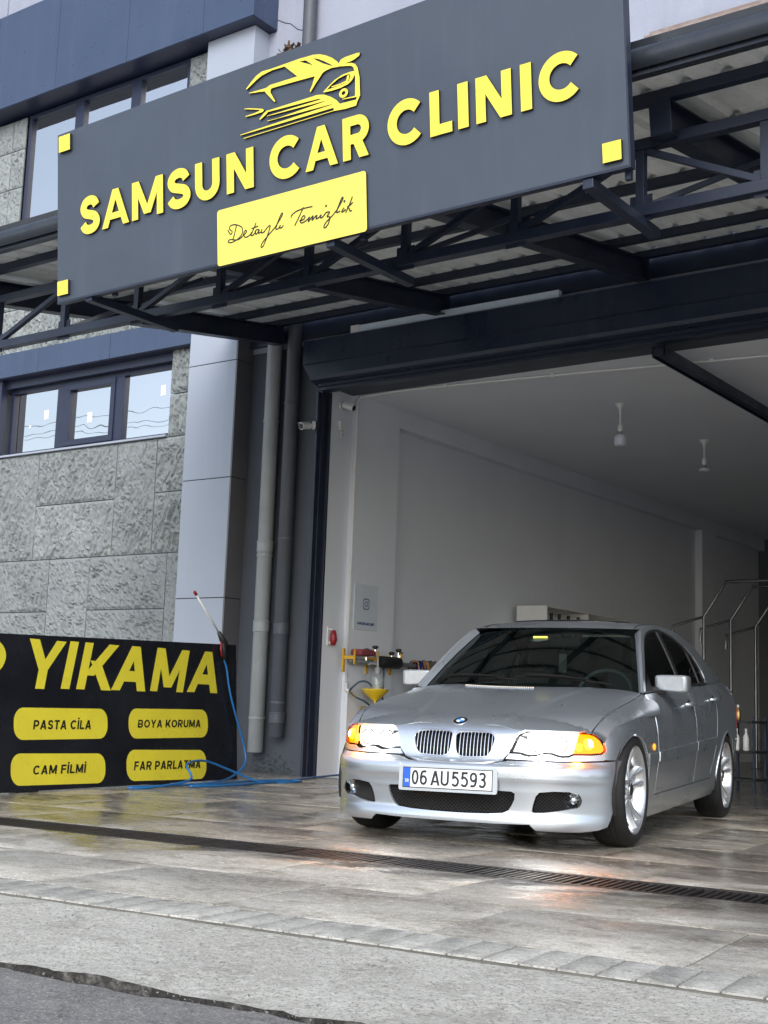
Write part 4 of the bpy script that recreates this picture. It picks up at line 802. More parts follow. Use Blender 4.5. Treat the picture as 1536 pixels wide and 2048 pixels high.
def bullet_cam(name, base, target, label, wall_n, mat=M['white']):
    t = thing(name, label, 'camera', base); b0 = Vector(base); n_ = Vector(wall_n)
    mb = MB(); mb.tube([b0, b0+n_*.022], .046, 14); mb.build('base', mat, t, smooth=True, sharp=40)
    e = b0+n_*.085+Vector((0, 0, -.015)); mb = MB(); mb.tube([b0+n_*.02, b0+n_*.06, e], .015, 8); mb.build('arm', mat, t, smooth=True)
    d_ = (Vector(target)-e).normalized()
    mb = MB(); mb.tube([e-d_*.05, e-d_*.045, e+d_*.085, e+d_*.087], [.020, .034, .038, .038], 16); mb.build('housing', mat, t, smooth=True, sharp=40)
    mb = MB(); mb.tube([e+d_*.0875, e+d_*.092], .031, 16); mb.build('lens', M['dark'], t)
    mb = MB(); mb.bar(e-d_*.02+Vector((0, 0, .040)), e+d_*.11+Vector((0, 0, .040)), .07, .004); mb.build('sun_shield', mat, t)
    rehang(t)
bullet_cam('security_camera', (-8.665, 10.60, 3.70), (-9.3, 5.5, 2.6), 'white bullet camera fixed outside on the dark door frame', (-.6, -.8, 0))
bullet_cam('security_camera', (-8.575, 10.93, 3.98), (-6.5, 11.3, 3.2), 'white bullet camera inside the door reveal above the small white box', (1, 0, 0))
t = thing('junction_box', 'small white wall box with a hanging bracket under the inside camera', 'box', (-8.58, 10.93, 3.70))
mb = MB(); mb.box((-8.582, 10.90, 3.70), (-8.545, 10.99, 3.80)); mb.build('housing', M['white'], t, bevel=.006)
mb = MB(); mb.tube([(-8.56, 10.915, 3.70), (-8.555, 10.915, 3.62), (-8.55, 10.95, 3.62), (-8.55, 10.95, 3.66)], .010, 6); mb.build('hook', M['white'], t, smooth=True); rehang(t)
t = thing('wall_valve', 'red handle on a white holder on the door reveal', 'valve', (-8.58, 10.93, 1.42))
mb = MB(); mb.box((-8.582, 10.86, 1.36), (-8.572, 10.90, 1.56)); mb.tube([(-8.57, 10.88, 1.39), (-8.50, 10.88, 1.385)], .010, 6); mb.tube([(-8.57, 10.88, 1.53), (-8.52, 10.88, 1.53)], .008, 6); mb.build('holder', M['white'], t)
mb = MB(); mb.tube([(-8.515, 10.885, 1.36), (-8.512, 10.885, 1.42), (-8.515, 10.885, 1.47), (-8.512, 10.885, 1.52)], [.024, .040, .034, .022], 12); mb.build('handle', M['red'], t, smooth=True); rehang(t)
# conduit from the wall corner over the ceiling
P = [(XI-.012, 11.137, .96), (XI-.012, 11.137, 3.0), (XI-.010, 11.137, 4.06), (XI+.05, 11.13, 4.105), (-8.0, 11.14, 4.118), (-7.7, 11.17, 4.122), (-6.2, 11.36, 4.125), (-4.1, 11.66, 4.125), (-1, 12.0, 4.125)]
t = thing('cable_conduit', 'thin white cable conduit up the wall corner and across the ceiling', 'conduit', (XI, 11.137, .96))
mb = MB(); mb.tube(P, .013, 8); mb.build('tube', M['white'], t, smooth=True)
for p in ((XI-.012, 11.137, 2.2), (XI-.012, 11.137, 3.3), (-6.2, 11.36, 4.125), (-7.4, 11.21, 4.122), (-4.6, 11.585, 4.125)):
    mb = MB(); mb.box((p[0]-.02, p[1]-.02, p[2]-.02), (p[0]+.02, p[1]+.02, p[2]+.016)); mb.build('clip', M['white'], t, bevel=.003)
mb = MB(); mb.tube([(XI-.012, 11.137, .97), (XI+.0, 11.13, .90), (XI+.05, 11.12, .89)], .022, 8); mb.build('elbow', M['white'], t, smooth=True); rehang(t)
# ceiling lamps
for x, y, big, lab in ((-6.16, 12.85, True, 'hanging bulb nearer the door, with a large white globe on a short ceiling stem'), (-6.08, 15.05, False, 'hanging bulb deeper in the bay, with a small flat white lamp on its stem')):
    t = thing('ceiling_lamp', lab, 'lamp', (x, y, 4.14), group='bare bulbs hanging from the ceiling')
    mb = MB(); mb.lathe((x, y, 4.14), [(.058, 0), (.056, -.012), (.022, -.05), (.012, -.10), (.010, -.22), (.026, -.24), (.028, -.30), (.020, -.31)], 16); mb.build('stem', M['white'], t, smooth=True, sharp=50)
    mb = MB(); mb.lathe((x, y, 4.14), [(.022, -.305), (.034, -.315), (.034, -.345)], 14); mb.build('socket', M['chrome'], t, smooth=True, sharp=40)
    mb = MB(); mb.lathe((x, y, 4.14), [(.034, -.346), (.060, -.365), (.066, -.40), (.066, -.46), (.05, -.475), (0, -.48)] if big else [(.034, -.346), (.064, -.365), (.066, -.385), (.045, -.398), (0, -.40)], 18); mb.build('bulb', pmat('frosted_bulb', (.62, .66, .74), .3), t, smooth=True, sharp=50); rehang(t)
# strip lamp on the lintel, overhead door track
t = thing('strip_lamp', 'long unlit white strip lamp lying on top of the door lintel', 'lamp', (-6.9, 10.55, 4.615))
mb = MB(); mb.box((-8.04, 10.50, 4.616), (-5.68, 10.57, 4.70)); mb.build('body', pmat('pale_blue_lamp_cover', (.62, .70, .80), .2), t, bevel=.012)
mb = MB(); mb.box((-8.15, 10.495, 4.614), (-8.042, 10.575, 4.704)); mb.build('end_cap', M['white'], t, bevel=.006); rehang(t)
t = thing('door_track', 'dark steel overhead door track running into the bay under the ceiling', 'track', (-4.74, 10.8, 4.02))
mb = MB(); mb.box((-4.80, 10.66, 3.965), (-4.68, 10.67, 4.05)); mb.box((-4.80, 10.66, 4.04), (-4.68, 17.5, 4.052)); mb.box((-4.80, 10.66, 3.955), (-4.788, 17.5, 4.0399)); mb.box((-4.692, 10.66, 3.955), (-4.68, 17.5, 4.0399)); mb.box((-4.77, 10.67, 3.97), (-4.71, 17.5, 4.0398)); mb.build('rail', M['steel'], t, bevel=.002)
mb = MB(); mb.box((-4.765, 10.72, 4.053), (-4.715, 10.76, 4.135)); mb.box((-4.80, 10.70, 4.10), (-4.68, 10.78, 4.134)); mb.build('bracket', M['steel'], t); rehang(t)
# pale board on the pilaster (the code square is left out)
t = thing('wall_board', 'pale square board with a blue camera mark screwed to the white pilaster', 'notice board', (XI, 11.41, 1.56))
mb = MB(); mb.box((XI+.001, 11.20, 1.556), (XI+.008, 11.63, 2.055)); bd = mb.build('panel', M['boardw'], t, bevel=.003)
BF = ((XI+.008, 11.20, 1.556), (0, 1, 0), (0, 0, 1), (1, 0, 0))
mb = MB(); c = (.215, .285)
def ringpoly(P, t_): return ('strip', [(c[0]+(p[0]-c[0])*(1+t_), c[1]+(p[1]-c[1])*(1+t_)) for p in P+[P[0]]], [(c[0]+(p[0]-c[0])*(1-t_), c[1]+(p[1]-c[1])*(1-t_)) for p in P+[P[0]]])
poly_mesh(mb, [ringpoly(rrect(c[0]-.05, c[1]-.055, c[0]+.05, c[1]+.055, .022, 4), .10), ringpoly([(c[0]+.024*math.cos(a), c[1]+.026*math.sin(a)) for a in np.linspace(0, 6.0, 13)], .20), [(c[0]+.027+.006*math.cos(a), c[1]+.032+.006*math.sin(a)) for a in np.linspace(0, 5.6, 8)]], BF, .0008, base=.0006); mb.build('camera_mark', M['boardblue'], bd)
mb = MB(); put_text(mb, 'SAMSUNCARCLINIC', BF, .06, .37, .055, .085, .24, 0, .0008, .0006, .08); mb.build('lettering', M['boardblue'], bd); rehang(t)
# tool rail on the wall
xr = XI+.10
t = thing('tool_rail', 'grey wall rail with yellow clamps and black knobs on the white wall', 'tool rail', (XI, 11.9, 1.18))
mb = MB(); mb.tube([(xr, 11.04, 1.21), (xr, 13.2, 1.21)], .028, 10); mb.build('bar', pmat('grey_pipe', (.16, .17, .18), .4, n1=(9, (.10, .11, .11), .5, .4, .7)), t, smooth=True)
for y in (11.045, 11.46, 11.90):
    mb = MB(); mb.box((XI-.001, y-.018, 1.09), (XI+.02, y+.018, 1.34)); mb.box((XI+.0201, y-.013, 1.225), (xr+.05, y+.013, 1.262)); mb.box((xr+.0501, y-.013, 1.17), (xr+.066, y+.013, 1.33)); mb.build('clamp', M['amber_pl'], t, bevel=.004)
for y, z in ((11.30, 1.33), (11.46, 1.37), (11.77, 1.32), (11.93, 1.33), (11.90, 1.36)):
    mb = MB(); mb.tube([(xr+.02, y, 1.22), (xr+.02, y, z)], .007, 6); mb.build('screw', M['chrome'], t)
    mb = MB(); mb.lathe((xr+.02, y, z), [(.010, -.02), (.034, 0), (.034, .014), (.02, .022)], 10); mb.build('knob', M['dark'], t, smooth=True, sharp=40)
rehang(t)
mb = MB(); mb.box((xr-.03, 11.08, 1.268), (xr+.12, 11.33, 1.335)); tag(mb.build('polishing_pad', pmat('dusty_red_foam', (.25, .05, .06), .9, n1=(12, (.16, .03, .04), .6, .4, .7)), None, bevel=.018, smooth=True, sharp=60), 'dull red foam pad resting on the left end of the tool rail', 'pad')
mb = MB(); mb.tube([(xr+.05, 11.50, 1.22), (xr+.05, 11.52, 1.22), (xr+.05, 11.86, 1.22), (xr+.05, 11.88, 1.22)], [.05, .066, .066, .05], 16); tag(mb.build('roller_brush', M['dark'], None, smooth=True, sharp=40), 'black cylinder roller clamped in the middle of the tool rail', 'roller')
def cloth(name, mat, y0, y1, z0, label, seed, thick=.045):
    rs = random.Random(seed); P = []; prof = [(.035, z0+.1), (.05, 1.10), (.045, 1.2), (.03, 1.245), (-.03, 1.245), (-.05, 1.18), (-.052, 1.08), (-.045, z0+.22)]
    prof[0] = (.045, z0)
    for i in range(13):
        y = y0+(y1-y0)*i/12; f = .016*math.sin(i*1.9+seed)+.008*math.sin(i*4.1); P.append([(xr+a*1.1+f*(1+abs(a)*8), y+.012*math.sin(z*40+i), z+.01*math.sin(i*1.3)) for a, z in spline(prof, 4)])
    mb = MB(); mb.grid(P); o = mb.build(name, mat, None, smooth=True); md = o.modifiers.new('thickness', 'SOLIDIFY'); md.thickness = .012; tag(o, label, 'cloth', None)
cloth('drying_cloth', M['cloth_t'], 12.24, 12.47, .98, 'tan cloth hanging over the tool rail behind the car mirror', 1)
cloth('drying_cloth', M['cloth_g'], 12.48, 12.78, 1.06, 'dark grey cloth hanging on the rail to the right of the tan cloth', 2)
cloth('drying_cloth', M['cloth_b'], 12.25, 12.42, .86, 'deep blue cloth hanging lowest behind the car mirror', 3)
# yellow foam tank with a funnel and a pump bottle on it
tx, ty = -8.30, 11.38
t = thing('foam_tank', 'yellow painted foam tank with brass valve standing by the pilaster behind the car', 'tank', (tx, ty, 0))
mb = MB(); mb.lathe((tx, ty, 0), [(.10, .03), (.165, .05), (.175, .10), (.175, .52), (.165, .58), (.12, .635), (.05, .66), (.04, .69)], 24); mb.build('vessel', M['amber_pl'], t, smooth=True, sharp=60)
mb = MB(); mb.lathe((tx-.10, ty-.02, .665), [(.02, 0), (.03, .01), (.02, .03)], 10, 'z'); mb.tube([(tx-.16, ty-.03, .69), (tx-.02, ty, .69)], .013, 8); mb.box((tx-.15, ty-.06, .675), (tx-.09, ty-.01, .735)); mb.build('valve', M['brass'], t, bevel=.003)
mb = MB(); mb.lathe((tx, ty, .69), [(.026, 0), (.026, .035), (.014, .04), (.014, .07), (.022, .075), (.022, .10)], 12); mb.build('neck', M['brass'], t, smooth=True, sharp=40); rehang(t)
f = MB(); f.lathe((tx, ty, .79), [(.018, -.01), (.024, .012), (.085, .055), (.135, .105), (.148, .125), (.150, .132), (.142, .130), (.130, .108), (.080, .060), (.016, .016)], 28, cap=False); tag(f.build('funnel', pmat('yellow_plastic', (.80, .55, .02), .38, n1=(9, (.7, .47, .02), .4, .4, .7)), None, smooth=True), 'yellow plastic funnel sitting on top of the yellow tank', 'funnel')
t = thing('pump_bottle', 'clear pump bottle with pale yellow liquid standing in the yellow funnel', 'bottle', (tx+.02, ty, .862))
mb = MB(); mb.lathe((tx+.02, ty, .862), [(.06, 0), (.075, .01), (.075, .17), (.06, .205), (.03, .225), (.03, .24)], 20); mb.build('body', M['clear'], t, smooth=True, sharp=50)
mb = MB(); mb.lathe((tx+.02, ty, .864), [(.058, 0), (.072, .01), (.072, .095), (0, .0951)], 20); mb.build('liquid', M['liquid'], t, smooth=True, sharp=50)
mb = MB(); mb.lathe((tx+.02, ty, 1.102), [(.034, 0), (.034, .05), (.012, .055), (.010, .16)], 12); mb.tube([(tx+.02, ty, 1.19), (tx-.05, ty-.02, 1.195), (tx-.085, ty-.03, 1.18)], .013, 8); mb.build('pump_head', pmat('grey_plastic', (.30, .32, .33), .45), t, smooth=True, sharp=40); rehang(t)
for nm, P, lab in (('air_hose', [(XI+.04, 11.12, .89), (XI+.10, 11.10, .93), (XI+.16, 11.15, .99), (XI+.22, 11.2, .99), (XI+.25, 11.24, .95)], 'short dark blue hose looping from the conduit elbow to the bottle'), ('air_hose', [(XI+.04, 11.13, .885), (XI+.10, 11.16, .83), (XI+.17, 11.22, .79), (XI+.2, 11.3, .74)], 'dark blue hose running down from the conduit elbow to the tank'), ('air_hose', [(xr+.02, 11.62, 1.19), (xr+.03, 11.62, 1.08), (xr+.02, 11.61, .9), (xr+.05, 11.6, .74), (xr+.02, 11.55, .5)], 'dark hose hanging straight down from the tool rail')):
    mb = MB(); mb.tube(spline(P, 6), .010, 7); tag(mb.build(nm, pmat('dark_teal_hose', (.015, .06, .11), .4), None, smooth=True), lab, 'hose')
mb = MB(); mb.tube([(XI+.0, 11.14, .89), (XI+.045, 11.12, .89)], .014, 8); mb.tube([(XI+.04, 11.12, .885), (XI+.11, 11.11, .945)], .010, 6); mb.tube([(XI+.04, 11.12, .885), (XI+.11, 11.16, .82)], .010, 6); tag(mb.build('pipe_fitting', M['brass'], None, smooth=True, sharp=40), 'brass y fitting joining two hoses at the conduit elbow', 'fitting')
# shelf unit with bottles
t = thing('shelf_unit', 'white shelf unit standing along the bay wall behind the car', 'shelf', (XI+.22, 15.9, 0))
x0, x1, y0, y1 = XI+.005, XI+.45, 14.70, 17.05
for a, b_, nm in (((x0, y0, 0), (x1, y0+.02, 2.10), 'side_panel'), ((x0, y1-.02, 0), (x1, y1, 2.10), 'side_panel'), ((x0, y0+.0201, 2.08), (x1, y1-.0201, 2.10), 'top_panel'), ((x0, y0+.0201, 0), (x0+.012, y1-.0201, 2.0799), 'back_panel'), ((x0+.0121, 15.86, 0), (x1-.002, 15.88, 2.0799), 'divider')):
    mb = MB(); mb.box(a, b_); mb.build(nm, M['white'], t, bevel=.002)
for z in (.30, .80, 1.25, 1.68):
    mb = MB(); mb.box((x0+.0121, y0+.0201, z), (x1-.003, 15.8599, z+.02)); mb.build('shelf', M['white'], t)
    mb = MB(); mb.box((x0+.0121, 15.8801, z), (x1-.003, y1-.0201, z+.02)); mb.build('shelf', M['white'], t)
rehang(t)
def bottle(x, y, z, h, r_, mat, label, group):
    t = thing('spray_bottle', label, 'bottle', (x, y, z), group=group); mb = MB(); mb.lathe((x, y, z), [(r_*.9, 0), (r_, .01), (r_, h*.62), (r_*.4, h*.78), (r_*.4, h*.84)], 12); mb.build('body', mat, t, smooth=True, sharp=50)
    mb = MB(); mb.lathe((x, y, z+h*.842), [(r_*.45, 0), (r_*.45, h*.16)], 10); mb.build('cap', M['dark'] if mat is M['dark'] else M['white'], t); rehang(t)
for y, lab in ((14.95, 'leftmost black bottle on the top shelf of the white unit'), (15.17, 'second black bottle from the left on the top shelf of the white unit'), (15.42, 'third black bottle from the left on the top shelf of the white unit'), (15.70, 'rightmost black bottle on the top shelf, beside the white divider')): bottle(XI+.38, y, 1.702, .32, .05, M['dark'], lab, 'black bottles on the white shelf unit')
# light tunnel of tube frames
AR = ((17.9, 2.19), (18.95, 2.22), (20.0, 2.19))
for i, (y, zj) in enumerate(AR):
    lab = ('nearest of the three bent tube arches in the dark back of the bay', 'middle one of the three bent tube arches in the dark back of the bay', 'farthest of the three bent tube arches in the dark back of the bay')[i]
    t = thing('tube_arch', lab, 'arch frame', (-7.24, y, 0), group='tube arches at the back of the bay')
    mb = MB(); mb.tube([(-7.24, y, 0), (-7.24, y, zj), (-6.90, y, zj+.50), (-4.0, y, zj+.50), (-3.66, y, zj), (-3.66, y, 0)], .024, 8); mb.build('arch_tube', M['tube'], t, smooth=True, sharp=50)
    mb = MB(); mb.tube([(-7.24, y, zj), (-7.72, y, zj-.13), (-7.72, y, zj-.35)], .020, 8); mb.build('outer_arm', M['tube'], t, smooth=True, sharp=50)
    mb = MB(); mb.box((-7.30, y-.06, 0), (-7.18, y+.06, .012)); mb.build('foot_plate', M['tube'], t); rehang(t)
# tool cart
t = thing('tool_cart', 'small dark tool cart standing in the bay behind the car', 'cart', (-4.86, 13.1, 0))
cx0, cx1, cy0, cy1 = -5.02, -4.70, 12.95, 13.30
for z in (.12, .40, .70): mb = MB(); mb.box((cx0, cy0, z), (cx1, cy1, z+.025)); mb.build('tray', M['dark'], t, bevel=.004)
for x in (cx0, cx1-.025):
    for y in (cy0, cy1-.025): mb = MB(); mb.box((x, y, .001), (x+.025, y+.025, .76)); mb.build('leg', M['steel'], t)
rehang(t)
for x, lab in ((-4.93, 'left white trigger bottle on the cart tray'), (-4.83, 'right white trigger bottle on the cart tray')): bottle(x, 13.05, .426, .22, .03, M['white'], lab, None)
bottle(-4.93, 13.1, .727, .16, .03, M['brass'], 'small amber bottle on top of the cart', None)

# ================================================================== OVERHEAD LINE ACROSS THE STREET (seen mirrored in the windows)
t = thing('power_line', 'thin overhead wires across the street, seen only as wavy reflections in the window panes', 'power line', (-34, -9, 0))
for x in (-48.0, -16.0): mb = MB(); mb.tube([(x, -9, -.1), (x, -9, 11.6)], [.16, .10], 12); mb.bar((x, -10.1, 11.0), (x, -7.9, 11.0), .09); mb.build('pole', pmat('grey_pole', (.20, .19, .18), .8, n1=(5, (.13, .12, .11), .6, .4, .7)), t)
for y, z in ((-10.0, 11.06), (-9.3, 11.06), (-8.0, 11.06), (-9.05, 9.9)):
    for a, b_ in ((-80, -48), (-48, -16), (-16, 16)):
        mb = MB(); mb.tube([(a+(b_-a)*i/12, y, z-.75*(1-(i/6-1)**2)) for i in range(13)], .010, 5); mb.build('wire', M['dark'], t)
rehang(t)
# ================================================================== CAR
CAR_O, CAR_YAW = (-4.04679, 6.82821, 0.0), R(10.71605)
car = thing('parked_car', 'silver four door saloon car parked nose out with headlights and orange indicators lit', 'car', CAR_O, CAR_YAW)
def dens(loop, st_):
    out = []
    for i in range(len(loop)):
        a, b_ = loop[i], loop[(i+1) % len(loop)]; k = max(1, int(math.ceil(math.hypot(b_[0]-a[0], b_[1]-a[1])/st_)))
        out += [(a[0]+(b_[0]-a[0])*j/k, a[1]+(b_[1]-a[1])*j/k) for j in range(k)]
    return out
def surf_n(fn, p, flip):
    e = 1.5e-3; a, b_ = p[:, 0], p[:, 1]
    du = fn(a+e, b_)-fn(a-e, b_); dv = fn(a, b_+e)-fn(a, b_-e); n = np.cross(du, dv); k = np.linalg.norm(n, axis=1, keepdims=True); k[k < 1e-12] = 1
    return (-n if flip else n)/k
def panel(name, fn, loop, holes=(), mat='paint', step=.03, flip=False, off=0.0, lip=.014, parent=None, gap=.0, lipmat=None, rough_loop=True):
    """curved sheet cut to an outline in the (u, v) domain of a body surface, with turned-in edges; normals come from the surface itself"""
    lps = [dens(loop, step*.6)]+[dens(h, step*.6) for h in holes]; pts = []; edges = []; ringid = []
    for lp in lps:
        k = len(pts); pts += lp; edges += [(k+i, k+(i+1) % len(lp)) for i in range(len(lp))]; ringid.append((k, len(lp)))
    us = [p[0] for p in lps[0]]; vs = [p[1] for p in lps[0]]
    gu = np.arange(min(us)+step*.5, max(us), step); gv = np.arange(min(vs)+step*.5, max(vs), step)
    bp = np.array(pts)
    for i, u in enumerate(gu):
        for j, v in enumerate(gv):
            p = (u+(step*.5 if j % 2 else 0), v)
            if inside(lps[0], p) and not any(inside(h, p) for h in lps[1:]) and np.min((bp[:, 0]-p[0])**2+(bp[:, 1]-p[1])**2) > (step*.33)**2: pts.append(p)
    r_ = delaunay_2d_cdt([Vector(p) for p in pts], edges, [], 1, 1e-7); V2 = np.array([tuple(p) for p in r_[0]]); F2 = []
    for f in r_[2]:
        c = V2[list(f)].mean(0)
        if inside(lps[0], c) and not any(inside(h, c) for h in lps[1:]): F2.append(tuple(f))
    P = fn(V2[:, 0], V2[:, 1]); N = surf_n(fn, V2, flip); P = P+N*off
    n0 = np.cross(P[F2[0][1]]-P[F2[0][0]], P[F2[0][2]]-P[F2[0][0]])
    F = []
    for f in F2:
        n0 = np.cross(P[f[1]]-P[f[0]], P[f[2]]-P[f[0]]); F.append(f if n0 @ N[f[0]] > 0 else f[::-1])
    V3 = list(P); N3 = list(N); MI = [0]*len(F)
    if lip:
        # boundary edges of the kept triangles, turned inwards
        cnt = {}
        for f in F:
            for i in range(len(f)): cnt[(f[i], f[(i+1) % len(f)])] = 1
        for (a, b_) in list(cnt):
            if (b_, a) in cnt: continue
            k = len(V3); t = P[b_]-P[a]; sn = np.cross(t, N[a]); sn = sn/(np.linalg.norm(sn) or 1)
            V3 += [P[a], P[b_], P[b_]-N[b_]*lip, P[a]-N[a]*lip]; N3 += [sn*.8+N[a]*.6, sn*.8+N[b_]*.6, sn, sn]; F.append((k+3, k+2, k+1, k)); MI.append(0)
    o = mesh(name, V3, F, M[mat] if isinstance(mat, str) else mat, car if parent is None else parent, normals=N3)
    return o
mir = lambda lp: [(-a, b_) for a, b_ in lp][::-1]
SIDE = lambda y, z: np.stack([side_w(y, z), y, z], -1)
SIDEL = lambda y, z: np.stack([-side_w(y, z), y, z], -1)
def both(name, fn, loop, fnl, **k):
    panel(name, fn, loop, flip=False, **k); panel(name, fnl, loop, flip=True, **k)
# ---- inner black body: keeps light from leaking through the shut lines
mb = MB(); mb.box((-.60, -.52, .19), (.60, 3.30, .56)); mb.box((-.60, .40, .18), (.60, 2.2, .30)); mb.box((-.79, .31, .17), (.79, 2.20, .62)); mb.box((-.60, -.45, .561), (.60, .28, .60)); mb.box((-.62, 3.301, .22), (.62, 3.50, .80)); mb.box((-.76, 2.25, .66), (.76, 3.25, .84)); mb.box((-.56, -.62, .17), (.56, -.521, .43)); mb.box((-.40, -.66, .45), (.40, -.56, .60))
mb.build('underbody', M['core'], car)
# ---- front bumper
LOWR = [(.4515, .140), (.4825, .108), (.60, .106), (.7276, .108), (.8354, .118), (.905, .134), (.925, .165), (.945, .22), (.958, .261), (.975, .345), (1.005, .43), (1.036, .483)]
TOPR = [(1.0, .4805), (.8622, .4735), (.72, .4690), (.5884, .4665), (.42, .4665), (.32, .4655), (.285, .4575), (.245, .4470), (.18, .4400), (.09, .4360)]
bl = [(0, .1335), (.25, .1345)]+LOWR+TOPR
loop = bl+[(0, .4350)]+mir(bl[1:])
intake = [(-.345, .300), (-.20, .302), (0, .305), (.20, .302), (.345, .300)]; intake = [(.352, .306), (.370, .296), (.366, .264), (.350, .232), (.334, .208), (.305, .192), (.22, .184), (.10, .180), (0, .179)]
intake = intake+mir(intake[:-1]); intake = intake+[(-.20, .309), (0, .311), (.20, .309)]
fog = [(.457, .208), (.465, .245), (.480, .286), (.500, .308), (.5756, .3165), (.66, .316), (.700, .302), (.717, .272), (.708, .2445), (.683, .2292), (.60, .214), (.52, .203), (.466, .2003)]
panel('front_bumper', shell, loop, [intake, fog, mir(fog)], step=.022, lip=.022)
strip_ = [(.2848, .4280), (.60, .438), (.9129, .4500), (.931, .4400), (.920, .415), (.9014, .3976), (.8747, .3948), (.2875, .3870)]
for lp in (strip_, mir(strip_)): panel('bumper_strip', shell, lp, step=.03, off=.005, lip=.008)
GR = lambda s, z: shell(s, z)+np.stack([0*s, .030+0*s, 0*s], -1)
mb = MB()                                                         # intake mesh: two crossing sets of thin bars
def lattice(mb, poly, pitch, r_):
    us = [p[0] for p in poly]; vs = [p[1] for p in poly]; u0, u1, v0, v1 = min(us), max(us), min(vs), max(vs)
    for sgn in (1, -1):
        c = u0-(v1-v0)
        while c < u1+(v1-v0):
            seg = []
            for i in range(41):
                v = v0+(v1-v0)*i/40; u = c+sgn*(v-(v0+v1)/2)*1.15
                if inside(poly, (u, v)): seg.append((u, v))
            if len(seg) > 3:
                P = GR(np.array([seg[0][0], seg[len(seg)//2][0], seg[-1][0]]), np.array([seg[0][1], seg[len(seg)//2][1], seg[-1][1]])); mb.tube([tuple(p) for p in P], r_, 4, False)
            c += pitch
lattice(mb, dens(intake, .05), .022, .0022)
mb.build('intake_grille', M['dark'], car)
for lp in (fog, mir(fog)):
    sg_ = 1 if lp is fog else -1; mb = MB(); lattice(mb, lp, .020, .002); mb.build('side_grille', M['dark'], car)
    c = shell(np.array([sg_*.668]), np.array([.2725]))[0]; y0 = c[1]+.022
    mb = MB(); mb.lathe((c[0], y0, .2725), [(.047, 0), (.047, .05), (.0, .051)], 22, 'y'); mb.lathe((c[0], y0, .2725), [(.041, -.004), (.047, -.004), (.047, 0)], 22, 'y', cap=False); fl_ = mb.build('fog_lamp', M['dark'], car, smooth=True, sharp=40)
    mb = MB(); mb.lathe((c[0], y0, .2725), [(.040, -.003), (.030, .014), (.012, .022), (0, .023)], 20, 'y'); mb.build('reflector', M['chrome'], fl_, smooth=True)
    mb = MB(); mb.lathe((c[0], y0, .2725), [(.008, .02), (.010, .004), (0, .002)], 10, 'y'); mb.build('bulb', M['plate_w'], fl_, smooth=True)
    mb = MB(); mb.lathe((c[0], y0, .2725), [(.041, -.004), (.030, -.010), (.015, -.013), (0, -.014)], 20, 'y'); mb.build('lens', M['lampglass'], fl_, smooth=True)
# black liner behind the openings
mb = MB(); mb.box((-.70, -.60, .15), (.70, -.57, .43)); mb.build('bumper_liner', M['core'], car)
# ---- number plate on its holder
PLF = (np.array([0, -.8300, .3565]), np.array([1, 0, .009]), np.array([0, .03, 1]), np.array([0, -1, .03]))
PLF = tuple(v/np.linalg.norm(v) if i else v for i, v in enumerate(PLF)); pc = PLF[0]
mtP = Matrix([[PLF[1][i], PLF[2][i], PLF[3][i], pc[i]] for i in range(3)]+[[0, 0, 0, 1]])
mb = MB(); rr_ = rrect(-.287, -.071, .287, .066, .012, 4); poly_mesh(mb, [rr_], PLF, .012, base=-.03); hold = mb.build('plate_holder', [M['paint'], M['paint']], car)
mb = MB(); poly_mesh(mb, [rrect(-.262, -.056, .262, .055, .008, 4)], PLF, .003, base=-.0175); pl = mb.build('number_plate', [M['plate_w'], M['plate_w']], car)
mb = MB(); B = .0045
for a in (rect(-.262, -.056, .262, -.056+B), rect(-.262, .055-B, .262, .055), rect(-.262, -.056+B, -.262+B, .055-B), rect(.262-B, -.056+B, .262, .055-B)): poly_mesh(mb, [a], PLF, .0008, base=-.0145)
mb.build('plate_border', M['ink'], pl)
mb = MB(); poly_mesh(mb, [rect(-.257, -.0512, -.2165, .0502)], PLF, .0008, base=-.0145); bb = mb.build('country_band', M['plate_b'], pl)
mb = MB(); put_text(mb, 'TR', PLF, -.2485, -.2255, -.028, -.0105, .17, 0, .0006, -.0134, .12); mb.build('country_letters', M['plate_w'], pl)
mb = MB(); x = -.209; TT = .15
def pg(ch, x0, w): poly_mesh(mb, glyph(ch, w/.079, TT), PLF, .0007, lambda a, b_: (x0+a*.079, -.0395+b_*.079), -.0142, .00012)
for ch, x0, w in (('0', -.2085, .041), ('6', -.1595, .043), ('A', -.0965, .055), ('U', -.037, .048), ('5', .0265, .043), ('5', .0795, .043), ('9', .1315, .043), ('3', .1835, .041)): pg(ch, x0, w)
mb.build('plate_characters', M['ink'], pl)
# ---- bonnet: nose with the twin grille openings, then the top
kid = [(.0035, .5858), (.007, .604), (.0307, .616), (.0995, .6185), (.195, .617), (.238, .6025), (.250, .5754), (.2385, .5263), (.2162, .4880), (.1878, .4745), (.0832, .4700), (.0361, .4765), (.0125, .505)]
kin = [(.0115, .5858), (.0165, .600), (.0380, .609), (.0995, .612), (.188, .6105), (.226, .597), (.2365, .5740), (.2265, .530), (.2075, .4955), (.184, .4825), (.0850, .4770), (.0420, .4825), (.0200, .508)]
loopsp = lambda lp: [tuple(p) for p in spline([lp[-1]]+lp+lp[:2], 5)[5:-6]]
kid, kin = loopsp(kid), loopsp(kin)
kidL, kinL = mir(kid), mir(kin)
nose = [(0, .4445), (.09, .4460), (.18, .4500), (.236, .4585), (.285, .4700), (.318, .505), (.332, .539), (.3515, .594), (.369, .617), (.40, .6325)]
zt = [(x, float(ZT(x))) for x in (.40, .34, .30, .25, .15, .05)]
nl = nose[:-1]+[(.40, .6320)]+zt[1:]; nloop = [(0, .4440)]+nl[1:]+[(0, .652)]+mir(nl[1:])
